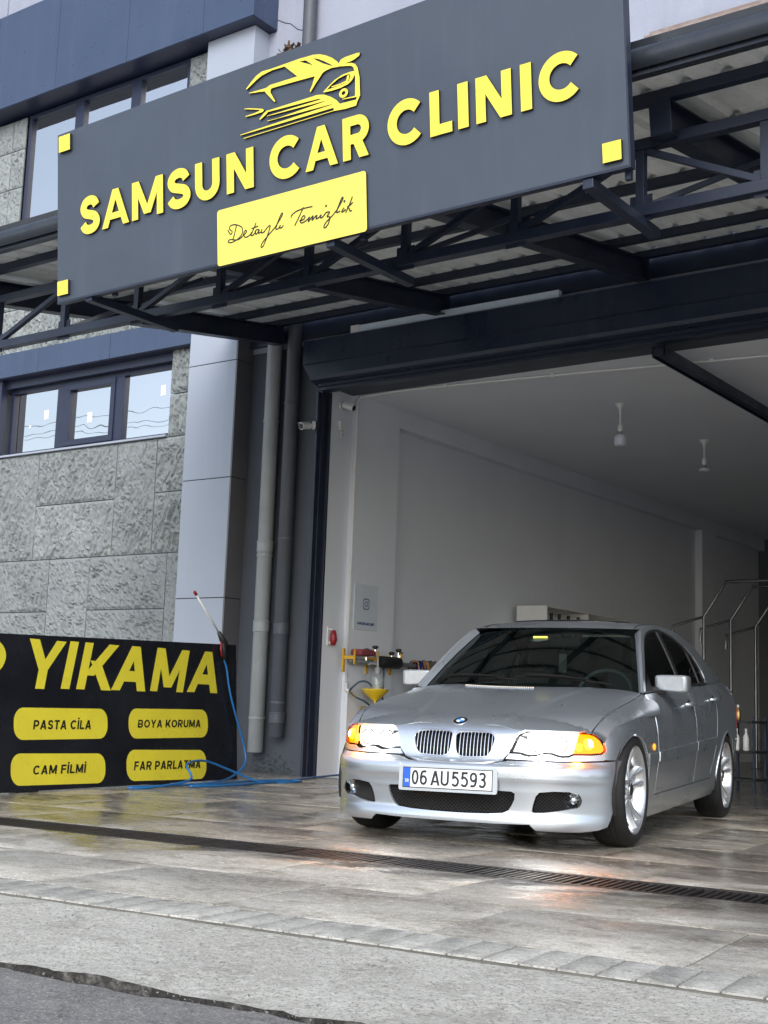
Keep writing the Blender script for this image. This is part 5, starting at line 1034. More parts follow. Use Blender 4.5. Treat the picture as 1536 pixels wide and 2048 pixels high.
panel('bonnet_nose', shell, nloop, [kid, kidL], step=.020, lip=.016)
# bonnet top: lies on the height field, its front edge meets the nose line
_sx = np.linspace(0, .95, 200); _pe = shell(_sx, ZT(_sx)); YFT = lambda x: np.interp(np.abs(x), _pe[:, 0], _pe[:, 1])
def HOOD(x, d):
    x = np.asarray(x, float); d = np.asarray(d, float); y = YFT(x)+d; z0 = ZT(x)+0*d; h0 = hood_h(x, YFT(x)); h = hood_h(x, y); k = np.exp(-d/.085)
    return np.stack([x+0*d, y, h+(z0-h0)*k], -1)
XH = sp([-.62, -.58, -.54, -.48, -.35, -.16, .3, .55], [.650, .662, .680, .702, .728, .742, .744, .728])
shut = lambda y: min(float(XH(y)), float(wing_x(y))*(.993-.04*min(1, max(0, (y+.579)/.15))))
yr = lambda x: .285+.23*(abs(x)/.72)**2.2
edge_r = [(shut(y), y) for y in np.linspace(-.572, .50, 24)]
hl = [(x, 0.0) for x in np.linspace(0, edge_r[0][0], 16)]+[(x, y-float(YFT(x))) for x, y in edge_r[1:]]+[(x, yr(x)-float(YFT(x))) for x in np.linspace(edge_r[-1][0], .02, 14)]
hl = [p for i, p in enumerate(hl) if i == 0 or math.hypot(p[0]-hl[i-1][0], p[1]-hl[i-1][1]) > .008]
panel('bonnet', HOOD, hl+mir(hl[1:]), step=.019, lip=.012, rough_loop=False)
# grille surrounds, black backs, bright slats
for ko, ki in ((kid, kin), (kidL, kinL)):
    sg_ = 1 if ko is kid else -1
    f = lambda s, z: shell(s, z); mbk = panel('kidney_grille', f, ko, [ki], mat='chrome', step=.02, off=.006, lip=.022)
    mb = MB(); bp_ = dens(ki, .03); P = shell(np.array([p[0] for p in bp_]), np.array([p[1] for p in bp_])); P[:, 1] += .045; mb.add(P, [tuple(range(len(P)))]); mb.build('grille_back', M['core'], mbk)
    for i in range(10):
        s_ = sg_*(.034+.0207*i); zz = [z for z in np.linspace(.46, .63, 90) if inside(ki, (s_, z))]
        if len(zz) < 6: continue
        z0, z1 = min(zz)-.004, max(zz)+.004; zl = np.linspace(z0, z1, 7); Q = shell(np.full(7, s_), zl); mb = MB(); w = .0019
        A = Q+np.array([-w, .006, 0]); Bq = Q+np.array([w, .006, 0]); Cq = Q+np.array([w*.8, .034, 0]); Dq = Q+np.array([-w*.8, .034, 0]); rows_ = [[tuple(a), tuple(b_), tuple(c), tuple(d), tuple(a)] for a, b_, c, d in zip(A, Bq, Cq, Dq)]
        mb.grid(rows_); mb.build('slat', M['chrome'], mbk)
# roundel
c = HOOD(np.array([0.0]), np.array([.028]))[0]; nrm = surf_n(HOOD, np.array([[0.0, .028]]), False)[0]; nrm = nrm if nrm[2] > 0 else -nrm
ux = np.array([1, 0, 0]); uy = np.cross(nrm, ux); RF = (c, ux, uy, nrm)
circ = lambda r_, a0=0, a1=360, n=36: [(r_*math.cos(R(a0+(a1-a0)*i/n)), r_*math.sin(R(a0+(a1-a0)*i/n))) for i in range(n+1)]
mb = MB(); poly_mesh(mb, [circ(.041)[:-1]], RF, .006, base=-.004); em_ = mb.build('roundel', [M['chrome'], M['chrome']], car)
mb = MB(); poly_mesh(mb, [circ(.0375)[:-1]], RF, .0006, base=.0022); mb.build('roundel_ring', M['ink'], em_)
mb = MB(); poly_mesh(mb, [circ(.0245)[:-1]], RF, .0004, base=.0030); mb.build('roundel_rim', M['chrome'], em_)
mb = MB()
for a in (0, 180): poly_mesh(mb, [[(0, 0)]+circ(.023, a, a+90, 8)], RF, .0004, base=.0035)
mb.build('roundel_white_quarters', M['plate_w'], em_)
mb = MB()
for a in (90, 270): poly_mesh(mb, [[(0, 0)]+circ(.023, a, a+90, 8)], RF, .0004, base=.0035)
mb.build('roundel_blue_quarters', pmat('roundel_blue', (.02, .22, .62), .3), em_)
# ---- headlamps and indicators
lamp = [(.3285, .5110), (.3401, .5391), (.3594, .5943), (.3838, .6164), (.4226, .6250), (.5777, .6285), (.7000, .6260), (.690, .5944), (.6690, .5140), (.64, .4995), (.605, .4970), (.575, .5030), (.5507, .5115), (.502, .5115), (.465, .5000), (.43, .4955), (.40, .5000), (.3793, .5077)]
amb = [(.7040, .6262), (.7646, .6245), (.8080, .6130), (.8450, .590), (.8740, .5561), (.8810, .534), (.860, .5195), (.7835, .5130), (.6740, .5110), (.694, .5944)]
below = [(.303, .4755), (.3225, .5035), (.3793, .5030), (.40, .4955), (.43, .4905), (.468, .4955), (.502, .5065), (.5507, .5065), (.572, .4985), (.605, .4920), (.645, .4945), (.675, .5065), (.7835, .5085), (.862, .5150), (.868, .4830), (.72, .4765), (.5884, .4745), (.42, .4745)]
for sgn in (1, -1):
    q = (lambda lp: lp) if sgn > 0 else mir
    panel('lamp_trim', shell, q(below), step=.025, lip=.01)
    hb = panel('headlight', shell, q(lamp), mat='lampglass', step=.03, off=-.001, lip=.012)
    RB = lambda s, z: shell(s, z)+np.stack([-.004*np.sign(s), .045+0*s, 0*s], -1)
    inner = [(.36+(a-.36)*.96+.004, .565+(b_-.565)*.93) for a, b_ in lamp]
    cs = [(.445, .5585, .043), (.585, .5585, .043)]
    holes = [[(cx+rr*math.cos(t), cz+rr*math.sin(t)) for t in np.linspace(0, 2*math.pi, 21)[:-1]] for cx, cz, rr in cs]
    pr = panel('reflector', RB, q(inner), [q(h) for h in holes], mat='lampwhite', step=.04, lip=0, parent=hb)
    for cx, cz, rr in cs:
        c = RB(np.array([sgn*cx]), np.array([cz]))[0]
        mb = MB(); mb.lathe(tuple(c), [(rr*1.02, -.012), (rr*1.02, .002), (rr*.86, -.010), (rr*.78, .02)], 22, 'y', cap=False); mb.build('lamp_ring', M['disc'], hb, smooth=True, sharp=40)
        mb = MB(); mb.lathe((c[0], c[1]+.015, c[2]), [(rr*.80, 0), (rr*.6, -.016), (0, -.024)], 18, 'y'); mb.build('projector', M['lamphot'], hb, smooth=True)
    panel('lamp_shell', lambda s, z: shell(s, z)+np.stack([-.004*np.sign(s), .075+0*s, 0*s], -1), q(inner), mat='core', step=.06, lip=0, parent=hb)
    ib = panel('indicator', shell, q(amb), mat='amberglass', step=.025, off=-.001, lip=.012)
    ain = [(.775+(a-.775)*.95, .566+(b_-.566)*.92) for a, b_ in amb]
    AB = lambda s, z: shell(s, z)+np.stack([-.014*np.sign(s), .014+0*s, 0*s], -1)
    panel('amber_reflector', AB, q(ain), mat='lampamber', step=.03, lip=0, parent=ib)
    c = AB(np.array([sgn*.765]), np.array([.567]))[0]; mb = MB(); mb.lathe((c[0], c[1]-.002, c[2]), [(.030, .0), (.026, -.010), (.012, -.016), (0, -.017)], 14, 'y'); mb.build('amber_bulb', M['lampamberhot'], ib, smooth=True)
    for nm, lc, en, p_ in (('indicator_light', (1, .28, .02), 1.9, (c[0]+sgn*.02, c[1]-.09, c[2])), ('headlight_beam', (1, .95, .86), 2.0, tuple(shell(np.array([sgn*.51]), np.array([.56]))[0]+np.array([0, -.06, 0])))):
        L_ = bpy.data.lights.new(nm, 'POINT'); L_.energy = en; L_.color = lc; L_.shadow_soft_size = .03; lo = bpy.data.objects.new(nm, L_); COL.objects.link(lo); lo.parent = car; lo.location = p_
# ---- wings
AC, AR_ = (-.128, .305), (.322, .312); RC, RRR = (2.660, .325), (.322, .312)
arcp = lambda c, r_, a0, a1, n=22: [(c[0]+r_[0]*math.cos(R(a0+(a1-a0)*i/n)), c[1]+r_[1]*math.sin(R(a0+(a1-a0)*i/n))) for i in range(n+1)]
SY = lambda lp: [(float(s_of_y(y)), z) for y, z in lp]
def zee(y): return float(ZE(y))
# lower wing in (s, z): lamp edge -> shoulder -> door gap -> sill -> wheel arch
arch = arcp(AC, AR_, 33, 148)           # from behind the wheel over to the bumper
arch = arcp(AC, AR_, -26, 143)
wl_ = [(.868, .4880), (.866, .5155), (.886, .534), (.879, .5575), (.872, .574)]
top = []
for y in np.linspace(-.470, .385, 18):
    # s whose shell point lies at this y on the shoulder
    ss = np.linspace(.6, L0+.6, 400); P = shell(ss, np.full(400, zee(y))); i = int(np.argmin(np.abs(P[:, 1]-y))); top.append((float(ss[i]), zee(y)-.0005)) if i else None
gapF = [(.452, .862), (.424, .80), (.396, .746), (.381, .635), (.394, .498), (.397, .40), (.420, .285)]
wing = wl_+top+SY([(.3805, .70), (.377, .635), (.388, .498), (.391, .40), (.412, .275), (.41, .255), (.21, .25)])+[(float(s_of_y(y)), z) for y, z in arcp(AC, AR_, -10, 90, 14)]
# on the front part of the arch the outline is not straight any more: convert y to s on the shell
def s_for(y, z):
    ss = np.linspace(.5, L0+1.2, 900); P = shell(ss, np.full(900, z)); return float(ss[int(np.argmin(np.abs(P[:, 1]-y)))])
wing = wing+[(s_for(y, z), z) for y, z in arcp(AC, AR_, 96, 145, 8)]
for sgn in (1, -1): panel('front_wing', shell, wing if sgn > 0 else mir(wing), step=.03, lip=.016)
def WT(t, y):
    t = np.asarray(t, float); y = np.asarray(y, float); xe = wing_x(y); x = xe*(1-(1-np.abs(t))**2)*np.sign(t); return np.stack([x, y, hood_h(x, y)], -1)
tsh = lambda y: 1-math.sqrt(max(0, 1-(shut(y)+.006)/float(wing_x(y))))
wt = [(tsh(y), y) for y in np.linspace(-.577, .52, 26)]+[(tsh(.52)+(1-tsh(.52))*.45, .50), (.985, .40)]+[(.999, y) for y in np.linspace(.385, -.577, 30)]
for sgn in (1, -1): panel('wing_top', WT, wt if sgn > 0 else mir(wt), step=.035, lip=.0)
# ---- doors, sills, rear quarters
belt = lambda y: float(zf(4, y))-.004
fd = [(.459, belt(.459)), (.431, .80), (.403, .746), (.388, .635), (.400, .498), (.403, .40), (.420, .272)]+[(y, .262+.026*y) for y in (.8, 1.2, 1.51)]+[(1.515, .34), (1.503, .52), (1.496, .667), (1.504, .81), (1.535, .895), (1.548, belt(1.548))]
fd = fd+[(y, belt(y)) for y in (1.2, .9, .65)]
rd = [(1.555, belt(1.555)), (1.541, .895), (1.510, .81), (1.502, .667), (1.509, .52), (1.521, .34), (1.517, .302), (1.8, .309), (2.02, .314), (2.08, .345), (2.155, .45), (2.195, .56), (2.235, .70), (2.275, .85), (2.33, belt(2.33)), (2.0, belt(2.0)), (1.8, belt(1.8))]
for sgn, fn in ((1, SIDE), (-1, SIDEL)):
    for nm, lp in (('front_door', fd), ('rear_door', rd)):
        d_ = panel(nm, fn, lp, step=.04, flip=sgn < 0, lip=.014)
        ys2 = (1.27, .8185) if nm == 'front_door' else (2.09, .868)
        c = fn(np.array([ys2[0]+.09]), np.array([ys2[1]]))[0]; mb = MB()
        mb.tube([(c[0]+sgn*.004, ys2[0]-.02, ys2[1]-.004), (c[0]+sgn*.030, ys2[0]+.02, ys2[1]), (c[0]+sgn*.034, ys2[0]+.09, ys2[1]+.004), (c[0]+sgn*.030, ys2[0]+.17, ys2[1]+.007), (c[0]+sgn*.004, ys2[0]+.205, ys2[1]+.009)], [.010, .014, .014, .014, .012], 10); mb.build('handle', M['paint'], d_, smooth=True)
        mb = MB(); mb.lathe((c[0]+sgn*.001, ys2[0]+.09, ys2[1]-.005), [(.036, 0), (.030, sgn*.002), (0, sgn*.003)], 16, 'x'); mb.build('handle_cup', M['dark'], d_)
        y0, y1 = (.408, 1.500) if nm == 'front_door' else (1.511, 2.19)
        st2 = [(y0, .446+.045*y0), (y1, .446+.045*y1), (y1, .503+.045*y1), (y0, .503+.045*y0)]; panel('side_strip', fn, st2, step=.05, flip=sgn < 0, off=.007, lip=.009, parent=d_)
    ws_ = [(.155, .455), (.372, .462), (.372, .520), (.148, .513)]; panel('side_strip', fn, ws_, step=.05, flip=sgn < 0, off=.007, lip=.009)
    sill = [(.205, .135), (2.335, .188), (2.30, .24), (2.18, .308), (1.2, .283), (.42, .262), (.235, .25)]; panel('side_sill', fn, sill, step=.05, flip=sgn < 0, lip=.05)
    yq = np.linspace(2.34, 3.0, 6)
    rq = [(2.342, belt(2.342)), (2.285, .85), (2.243, .70), (2.203, .56), (2.163, .45), (2.09, .345), (2.03, .316), (2.19, .309), (2.31, .25), (2.345, .21)]+arcp(RC, RRR, 200, -12, 26)+[(3.02, .26), (3.02, .56), (3.02, .80)]+[(y, belt(y)) for y in yq[::-1]]
    panel('rear_quarter', fn, rq, step=.04, flip=sgn < 0, lip=.016)
    # rolled wheel arch lips
    for c_, r_, a0, a1 in ((AC, AR_, -8, 92), (RC, RRR, -10, 188)):
        P = arcp(c_, (r_[0]+.004, r_[1]+.004), a0, a1, 24); Q = fn(np.array([p[0] for p in P]), np.array([p[1] for p in P])); mb = MB(); mb.tube([tuple(p) for p in Q], .0075, 6); mb.build('arch_lip', M['paint'], car, smooth=True)
    c = fn(np.array([.278]), np.array([.551]))[0]; mb = MB(); mb.lathe((c[0]-sgn*.002, .278, .551), [(.021, 0), (.019, sgn*.006), (.010, sgn*.010), (0, sgn*.011)], 14, 'x'); o = mb.build('side_repeater', pmat('lit_orange_repeater', (.7, .22, .01), .2, emit=(1, .30, .02, .8)), car, smooth=True)
# rear end
rb = [(0, .20), (.5, .20), (.72, .22)]; sR = lambda y: float(s_of_y(y))
smax = L2
rear = [(sR(3.03), .24), (smax, .22), (smax, .58), (sR(3.03), .575)]; rear2 = [(sR(3.03), .585), (smax, .59), (smax, .93), (sR(3.03), .985), ]
for sgn in (1, -1):
    panel('rear_bumper', shell, rear if sgn > 0 else mir(rear), step=.05, lip=.02); panel('rear_panel', shell, rear2 if sgn > 0 else mir(rear2), step=.05, lip=.01)
    tl = [(sR(3.20), .66), (sR(3.0)+.75, .67), (sR(3.0)+.75, .83), (sR(3.16), .83)]; panel('tail_light', shell, tl if sgn > 0 else mir(tl), mat='red', step=.05, off=.004, lip=.01)
# ---- greenhouse
def GSx(y, z): b0 = zf(4, y); return side_w(y, b0)-.012-(z-b0)*.36-.16*(z-b0)**2
GS = lambda y, z: np.stack([GSx(np.asarray(y, float), np.asarray(z, float)), y, z], -1); GSL = lambda y, z: np.stack([-GSx(np.asarray(y, float), np.asarray(z, float)), y, z], -1)
RE = sp([.47, .70, .90, 1.09, 1.35, 1.60, 1.90, 2.20, 2.50, 2.80, 3.05], [.875, 1.062, 1.205, 1.298, 1.338, 1.357, 1.350, 1.318, 1.245, 1.11, 1.00])
ysr = np.linspace(.475, 3.03, 44)
side_out = [(y, float(RE(y))) for y in ysr]+[(y, float(zf(4, y))+.004) for y in np.linspace(3.0, .50, 26)]
dlo = [(.520, .877), (.60, .945), (.715, 1.028), (.9153, 1.172), (1.05, 1.250), (1.155, 1.284), (1.311, 1.312), (1.519, 1.330), (1.70, 1.326), (1.90, 1.305), (2.13, 1.255), (2.30, 1.185), (2.40, 1.085), (2.415, 1.03), (2.39, .995)]+[(y, float(zf(4, y))+.010) for y in np.linspace(2.30, .60, 16)]
sh_ = lambda lp, k, c=(1.45, 1.10): [(c[0]+(a-c[0])*k, c[1]+(b_-c[1])*k) for a, b_ in lp]
wf = [(.60, .892), (.715, 1.015), (.9153, 1.157), (1.05, 1.233), (1.155, 1.267), (1.311, 1.296), (1.49, 1.313), (1.51, 1.2), (1.525, 1.03), (1.525, .944)]+[(y, float(zf(4, y))+.020) for y in np.linspace(1.45, .68, 8)]
wr = [(1.60, .954), (1.600, 1.03), (1.59, 1.2), (1.575, 1.314), (1.70, 1.310), (1.88, 1.290), (2.10, 1.240), (2.145, 1.20), (2.175, 1.10), (2.185, .985)]+[(y, float(zf(4, y))+.020) for y in np.linspace(2.1, 1.68, 5)]
wq = [(2.215, .996), (2.205, 1.10), (2.178, 1.20), (2.27, 1.178), (2.365, 1.085), (2.378, 1.03), (2.345, 1.004)]
for sgn, fn in ((1, GS), (-1, GSL)):
    panel('roof_side', fn, side_out, [dlo], step=.04, flip=sgn < 0, lip=.02)
    panel('window_surround', fn, sh_(dlo, 1.004), [wf, wr, wq], mat='dark', step=.04, flip=sgn < 0, off=-.006, lip=.012)
    for lp in (wf, wr, wq): panel('side_window', fn, sh_(lp, 1.003), mat='carglass_d', step=.06, flip=sgn < 0, off=-.012, lip=0)
    P = [(.50, float(zf(4, .50))+.004)]+[(y, float(zf(4, y))+.006) for y in np.linspace(.7, 2.41, 12)]; Q = fn(np.array([p[0] for p in P]), np.array([p[1] for p in P])); Q[:, 0] += sgn*.002; mb = MB(); mb.tube([tuple(p) for p in Q], .006, 5); mb.build('belt_moulding', M['dark'], car)
# windscreen between two curves, edges carried to the pillars
def bez(a, b_, t): return a+(b_-a)*t
def WS(u, v):
    u = np.asarray(u, float); v = np.asarray(v, float); a = np.abs(u)
    xb, yb, zb_ = .712*u, .372+.150*a**2.2, .895-.022*a**2
    xt, yt, zt_ = .548*u, .965+.100*a**2.2, 1.292-.026*a**2.2
    bow = np.sin(np.pi*v)*.020
    return np.stack([xb+(xt-xb)*v, yb+(yt-yb)*v-bow*.6*(1-.5*a), zb_+(zt_-zb_)*v+bow*.7], -1)
wsl = [(u, 0) for u in np.linspace(-1, 1, 17)]+[(1, v) for v in np.linspace(.1, 1, 8)]+[(u, 1) for u in np.linspace(.9, -1, 16)]+[(-1, v) for v in np.linspace(.9, .1, 8)]
wg = [(a*.955, .025+b_*.945) for a, b_ in wsl]
panel('windscreen', WS, wsl, mat='carglass', step=.09, off=-.004, lip=0)
panel('windscreen_band', WS, wsl, [wg], mat='dark', step=.06, off=-.007, lip=0)
for sgn in (1, -1):                                              # A pillar skin from the glass edge to the roof side edge
    rows_ = []
    for v in np.linspace(-.03, 1.0, 22):
        a = WS(np.array([sgn*1.003]), np.array([v]))[0]; yy = .475+(1.09-.475)*max(v, 0); zz = float(RE(yy)); b_ = np.array([sgn*float(GSx(yy, zz)), yy, zz])
        mid = (a+b_)/2+np.array([sgn*.010, -.012, .012]); rows_.append([tuple(p) for p in (a, a*.7+mid*.35-(a*.05), mid, b_)])
    rows_ = [[tuple(np.array(r_[0])), tuple((np.array(r_[0])+np.array(r_[2]))/2+np.array([sgn*.003, -.004, .004])), r_[2], tuple((np.array(r_[2])+np.array(r_[3]))/2+np.array([sgn*.004, -.003, .003])), r_[3]] for r_ in rows_]
    mb = MB(); mb.grid(rows_, flip=sgn > 0); mb.build('a_pillar', M['paint'], car, smooth=True)
# roof skin from the windscreen top to the rear glass
RZ = sp([.96, 1.05, 1.2, 1.5, 1.8, 2.1, 2.35, 2.45], [1.296, 1.327, 1.358, 1.382, 1.385, 1.370, 1.335, 1.312])
def ROOF(u, t):
    u = np.asarray(u, float); t = np.asarray(t, float); a = np.abs(u); y = (.968+.122*a**2.0)*(1-t)+(2.33+.02*a)*t; re = RE(np.maximum(y, 1.09)); xe = GSx(np.maximum(y, 1.09), re)
    zc = RZ(y); k = np.clip(t/.12, 0, 1); zz = zc-(zc-re)*a**2.6; z_f = 1.2985-(1.2985-re)*a**2.2
    return np.stack([xe*u, y, np.where(t < .12, z_f+(zz-z_f)*(k*k*(3-2*k)), zz)], -1)
rl = [(u, 0) for u in np.linspace(-1, 1, 15)]+[(1, t) for t in np.linspace(.1, 1, 10)]+[(u, 1) for u in np.linspace(.9, -1, 14)]+[(-1, t) for t in np.linspace(.9, .1, 9)]
panel('roof', ROOF, rl, step=.08, lip=0)
sr = [(-.62, .20), (.62, .20), (.64, .23), (.64, .50), (.62, .53), (-.62, .53), (-.64, .50), (-.64, .23)]; panel('sunroof', ROOF, sr, mat='carglass_d', step=.08, off=.007, lip=.02)
for sgn in (1, -1):
    Q = ROOF(np.full(16, sgn*.90), np.linspace(.03, .97, 16)); mb = MB(); mb.tube([tuple(p) for p in Q], .0035, 4); mb.build('roof_seam', M['dark'], car)
# rear glass and boot lid
def RG(u, v): u = np.asarray(u, float); v = np.asarray(v, float); a = np.abs(u); return np.stack([(.56+.10*v)*u, 2.35+(3.0-2.35)*v-.05*a**2*v, 1.325-.045*a**2.2+(1.005-1.325)*v+.02*np.sin(np.pi*v)], -1)
panel('rear_window', RG, wsl, mat='carglass_d', step=.1, lip=0)
def BT(x, y): x = np.asarray(x, float); y = np.asarray(y, float); a = np.abs(x)/.79; return np.stack([x, y, 1.0-.06*np.clip((y-2.9)/.7, 0, 1)**2-.045*a**3], -1)
panel('boot_lid', BT, [(-.76, 2.92), (0, 2.98), (.76, 2.92), (.77, 3.1), (.72, 3.35), (.5, 3.50), (0, 3.55), (-.5, 3.50), (-.72, 3.35), (-.77, 3.1)], step=.06, lip=.02)
for sgn in (1, -1):                                              # C pillar filler
    rows_ = []
    for v in np.linspace(0, 1, 10):
        a = RG(np.array([sgn*1.0]), np.array([v]))[0]; yy = 2.35+.66*v; b_ = np.array([sgn*float(GSx(yy, RE(yy))), yy, float(RE(yy))]); rows_.append([tuple(a), tuple((a+b_)/2+np.array([sgn*.006, .0, .008])), tuple(b_)])
    mb = MB(); mb.grid(rows_, flip=sgn > 0); mb.build('c_pillar', M['paint'], car, smooth=True)
# cowl with vent, wipers
def COWL(x, d): x = np.asarray(x, float); d = np.asarray(d, float); a = np.abs(x)/.72; y0 = .285+.23*a**2.2; yb = .372+.150*a**2.2; return np.stack([x, y0-.01+(yb-y0+.03)*d, hood_h(x, y0)-.012+(.893-.022*a**2-hood_h(x, y0)+.008)*d], -1)
panel('cowl', COWL, [(x, 0) for x in np.linspace(-.71, .71, 15)]+[(x, 1) for x in np.linspace(.71, -.71, 15)], mat='dark', step=.06, lip=0)
for i in range(34):
    x = -.33+.0138*i; y = .285+.23*(abs(x)/.72)**2.2-.035; z = float(hood_h(x, y)); mb = MB(); mb.box((x-.0042, y-.018, z-.002), (x+.0042, y+.016, z+.004)); mb.build('vent_slot', M['chrome'], car)
for x0, x1, lab in ((-.60, -.02, 0), (-.05, .56, 1)):
    a = WS(np.array([x0/.70]), np.array([.0]))[0]; pts = []
    for i in range(9):
        t = i/8; x = x0+(x1-x0)*t; v = .035+.075*math.sin((.25+t*.75)*2.9)*(1-t*.5)
        p = WS(np.array([x/(.712-.164*v)]), np.array([v]))[0]; pts.append((p[0], p[1]-.022, p[2]+.014))
    mb = MB(); mb.tube(pts, [.005]+[.007]*7+[.004], 6); mb.tube([(p[0], p[1]-.012, p[2]+.010) for p in pts[1:7]], [.008, .010, .010, .008, .006, .005], 6); mb.build('wiper', M['wiper'], car)
# ---- door mirrors
for sgn in (1, -1):
    mz = 0.0 if sgn > 0 else .0
    prof = []; P = []
    for k, (yy, s_) in enumerate(((.700, .78), (.703, .90), (.712, .97), (.735, 1.0), (.80, .99), (.835, .95), (.838, .90))):
        ring = []
        for a in np.linspace(0, 2*math.pi, 33)[:-1]:
            c_, sn = math.cos(a), math.sin(a); e = 2/8; ex = math.copysign(abs(c_)**e, c_); ez = math.copysign(abs(sn)**e, sn); x = .866+ex*.106*s_; z = .935+ez*.056*s_
            if ez < 0 and ex < .4: z += .012*(.4-ex)*(-ez)
            ring.append((sgn*x, yy+.02*(1-(ex*.5+.5))-.0, z))
        P.append(ring+[ring[0]])
    mb = MB(); mb.grid(P, flip=sgn < 0); mb.add(P[0][:-1], [tuple(range(32))[::-1 if sgn > 0 else 1]]); mr = mb.build('door_mirror', pmat('pale_silver_mirror_shell', (.31, .33, .35), .36, .5, n1=(30, (.47, .49, .51), .3, .45, .7), coat=.4), car, smooth=True)
    mb = MB(); mb.add([(x, y-.004, z) for x, y, z in P[-1][:-1]], [tuple(range(32))]); mb.build('mirror_glass', M['chrome'], mr)
    mb = MB(); mb.tube([(sgn*.735, .70, .885), (sgn*.775, .735, .893), (sgn*.83, .76, .892)], [.030, .026, .022], 8); mb.add([(sgn*(float(GSx(.53, .88))+.003), .53, .878), (sgn*(float(GSx(.68, .885))+.003), .70, .893), (sgn*(float(GSx(.69, .99))+.003), .70, .995)], [(0, 1, 2), (2, 1, 0)]); mb.build('mirror_foot', M['dark'], mr, smooth=True, sharp=40)
# ---- wheels
def wheel(x, y, z, sgn):
    w = bpy.data.objects.new('wheel', None); COL.objects.link(w); w.parent = car; w.location = (x, y, z); w.rotation_euler = (0, 0, 0 if sgn > 0 else math.pi)
    mb = MB(); prof = [(.246, -.205), (.262, -.212), (.292, -.205), (.308, -.185), (.3145, -.155), (.315, -.10), (.3145, -.05), (.308, -.022), (.292, -.004), (.268, .004), (.250, -.003), (.246, -.012)]
    mb.lathe((0, 0, 0), prof, 56, 'x', cap=False); ty_ = mb.build('tyre', M['rubber'], w, smooth=True, sharp=50)
    mb = MB()
    for gx in (-.155, -.125, -.085, -.055): mb.lathe((0, 0, 0), [(.3152, gx-.004), (.3158, gx-.003), (.3158, gx+.003), (.3152, gx+.004)], 56, 'x', cap=False)
    mb.build('tread_groove', M['core'], ty_)
    mb = MB(); mb.lathe((0, 0, 0), [(.246, -.19), (.232, -.175), (.215, -.14), (.215, -.065), (.224, -.045), (.231, -.020), (.238, -.008), (.246, -.005), (.2485, -.012)], 56, 'x', cap=False); rim = mb.build('rim', M['rim'], w, smooth=True, sharp=50)
    mb = MB(); mb.lathe((0, 0, 0), [(.060, -.062), (.064, -.045), (.056, -.036), (.036, -.034), (.034, -.030), (.0, -.029)], 28, 'x'); mb.build('hub', M['rim'], rim, smooth=True, sharp=40)
    mb = MB(); mb.lathe((0, 0, 0), [(.031, -.0288), (.031, -.0265), (0, -.0262)], 24, 'x'); mb.build('hub_badge', M['dark'], rim)
    for k in range(5):
        for side in (-1, 1):
            a0 = 2*math.pi*k/5+.31; rows_ = []
            for i in range(10):
                t = i/9; r_ = .050+(.231-.050)*t; off = side*(.013+.011*math.sin(min(1, t*1.25)*math.pi*.5)+.020*t**2.2); hw = .0150+.003*(1-t)+.012*t**4; dx = -.040-.030*math.sin(math.pi*t**.8)*.55+.022*t**2
                P = []
                for q, h in ((-1, -.030), (-.8, -.006), (-.35, .004), (.35, .004), (.8, -.006), (1, -.030)):
                    tt = off+q*hw; P.append((dx+h, r_*math.cos(a0)-tt*math.sin(a0), r_*math.sin(a0)+tt*math.cos(a0)))
                rows_.append(P)
            mb = MB(); mb.grid(rows_, flip=True); mb.build('spoke', M['rim'], rim, smooth=True, sharp=60)
    for k in range(5):                                           # web between the two ribs of a spoke
        a0 = 2*math.pi*k/5+.31; rows_ = []
        for i in range(8):
            t = i/7; r_ = .055+(.224-.055)*t; hw = .014+.026*t; dx = -.056-.018*math.sin(math.pi*t)
            rows_.append([(dx, r_*math.cos(a0)-q*hw*math.sin(a0), r_*math.sin(a0)+q*hw*math.cos(a0)) for q in (-1, 0, 1)])
        mb = MB(); mb.grid(rows_, flip=True); mb.build('spoke_web', M['rim'], rim, smooth=True)
    mb = MB(); mb.lathe((0, 0, 0), [(.070, -.135), (.150, -.135), (.150, -.112), (.070, -.112)], 36, 'x', cap=False); mb.lathe((0, 0, 0), [(.072, -.15), (.072, -.085), (.055, -.075), (0, -.075)], 24, 'x'); mb.build('brake_disc', M['disc'], w, smooth=True, sharp=40)
    mb = MB(); mb.lathe((0, 0, 0), [(.204, -.18), (0, -.185)], 30, 'x'); mb.build('wheel_back', M['core'], w)
    for k in range(5):
        a = 2*math.pi*k/5; mb = MB(); mb.lathe((0, .044*math.cos(a), .044*math.sin(a)), [(.0075, -.05), (.0075, -.030), (0, -.029)], 8, 'x'); mb.build('wheel_bolt', M['disc'], rim)
    return w
for sgn in (1, -1):
    wheel(sgn*.855, -.085, .315, sgn); wheel(sgn*.855, 2.655, .316, sgn)
    for c_ in (AC, RC):
        mb = MB(); P = [[(sgn*x, c_[0]+.338*math.cos(R(a)), c_[1]+.328*math.sin(R(a))) for a in range(-20, 201, 11)] for x in (.835, .60)]; mb.grid(P); mb.add([P[1][i] for i in range(len(P[1]))], [tuple(range(len(P[1])))]); mb.build('wheel_arch_liner', M['core'], car)
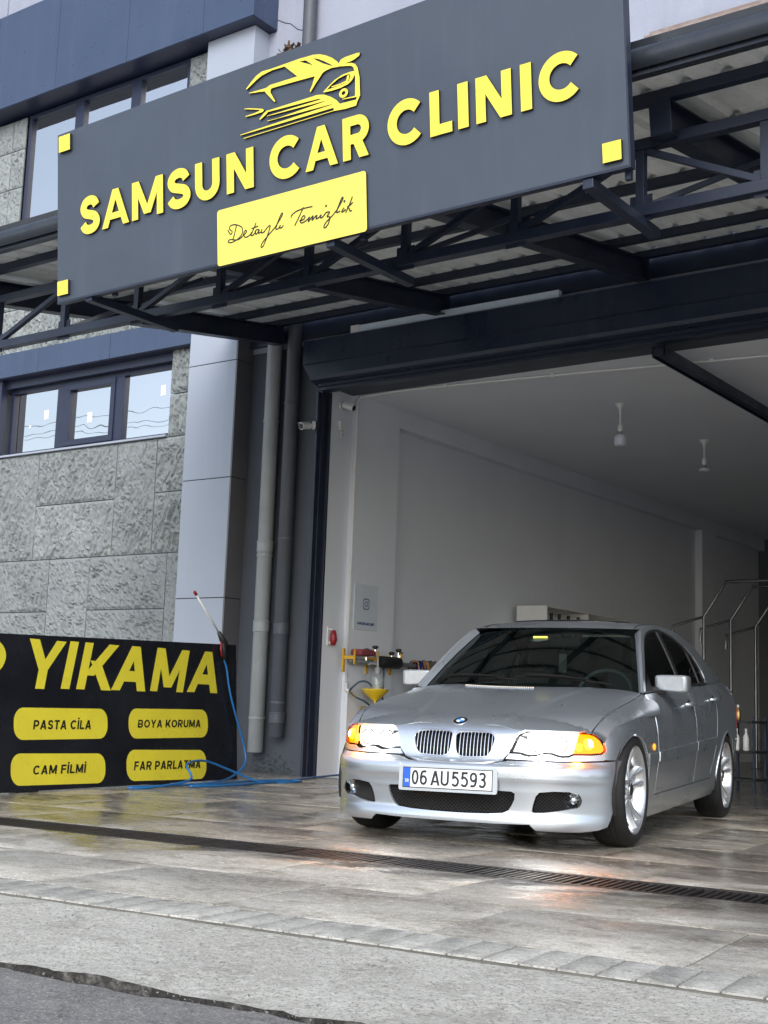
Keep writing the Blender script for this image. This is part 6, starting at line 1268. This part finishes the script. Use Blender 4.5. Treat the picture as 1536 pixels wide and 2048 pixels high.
# ---- inside: dashboard, wheel, seats, mirror
mb = MB(); mb.box((-.66, .55, .62), (.66, .95, .84)); mb.tube([(-.62, .60, .83), (0, .56, .85), (.62, .60, .83)], .045, 8); mb.build('dashboard', M['dark'], car, smooth=True, sharp=40)
mb = MB(); mb.box((-.66, .80, .15), (.66, 2.9, .36)); mb.build('cabin_floor', M['core'], car)
mb = MB(); c = Vector((.36, 1.02, .855)); e1, e2 = Vector((1, 0, 0)), Vector((0, .42, .91)).normalized(); ring = [c+e1*.185*math.cos(a)+e2*.185*math.sin(a) for a in np.linspace(0, 2*math.pi, 37)]; mb.tube(ring, .014, 8, False); mb.box((.32, 1.00, .80), (.40, 1.05, .90)); mb.tube([c-e1*.18, c, c+e1*.18], .016, 6); mb.tube([c, c-e2*.18], .016, 6); mb.build('steering_wheel', M['seat'], car, smooth=True, sharp=50)
for x in (-.36, .36):
    mb = MB(); mb.box((x-.24, 1.25, .36), (x+.24, 1.75, .52)); sb = Matrix.Translation((x, 1.76, .50)) @ Matrix.Rotation(R(-14), 4, 'X'); mb.box((-.24, -.07, 0), (.24, .07, .56), mt=sb); s1 = mb.build('front_seat', M['seat'], car, bevel=.05, smooth=True, sharp=70)
    mb = MB(); mb.box((-.12, -.045, .60), (.12, .045, .78), mt=sb); mb.build('headrest', M['seat'], s1, bevel=.035, smooth=True, sharp=70)
mb = MB(); mb.box((-.62, 2.2, .36), (.62, 2.5, .98)); mb.build('rear_seat', M['seat'], car, bevel=.05)
mb = MB(); mb.box((-.06, 1.105, 1.18), (.16, 1.135, 1.245)); mb.tube([(.05, 1.10, 1.24), (.04, 1.05, 1.275)], .012, 6); mb.build('rear_view_mirror', M['dark'], car, bevel=.012)
p = WS(np.array([-.06]), np.array([.80]))[0]; mb = MB(); mb.box((p[0]-.05, p[1]+.010, p[2]-.010), (p[0]+.05, p[1]+.016, p[2]+.012)); mb.build('windscreen_sticker', M['plaque'], car)
mb = MB(); mb.box((.02, 1.09, 1.005), (.075, 1.10, 1.13)); mb.tube([(.048, 1.095, 1.13), (.05, 1.105, 1.19)], .002, 4); t_ = mb.build('hanging_tag', M['cloth_g'], car)
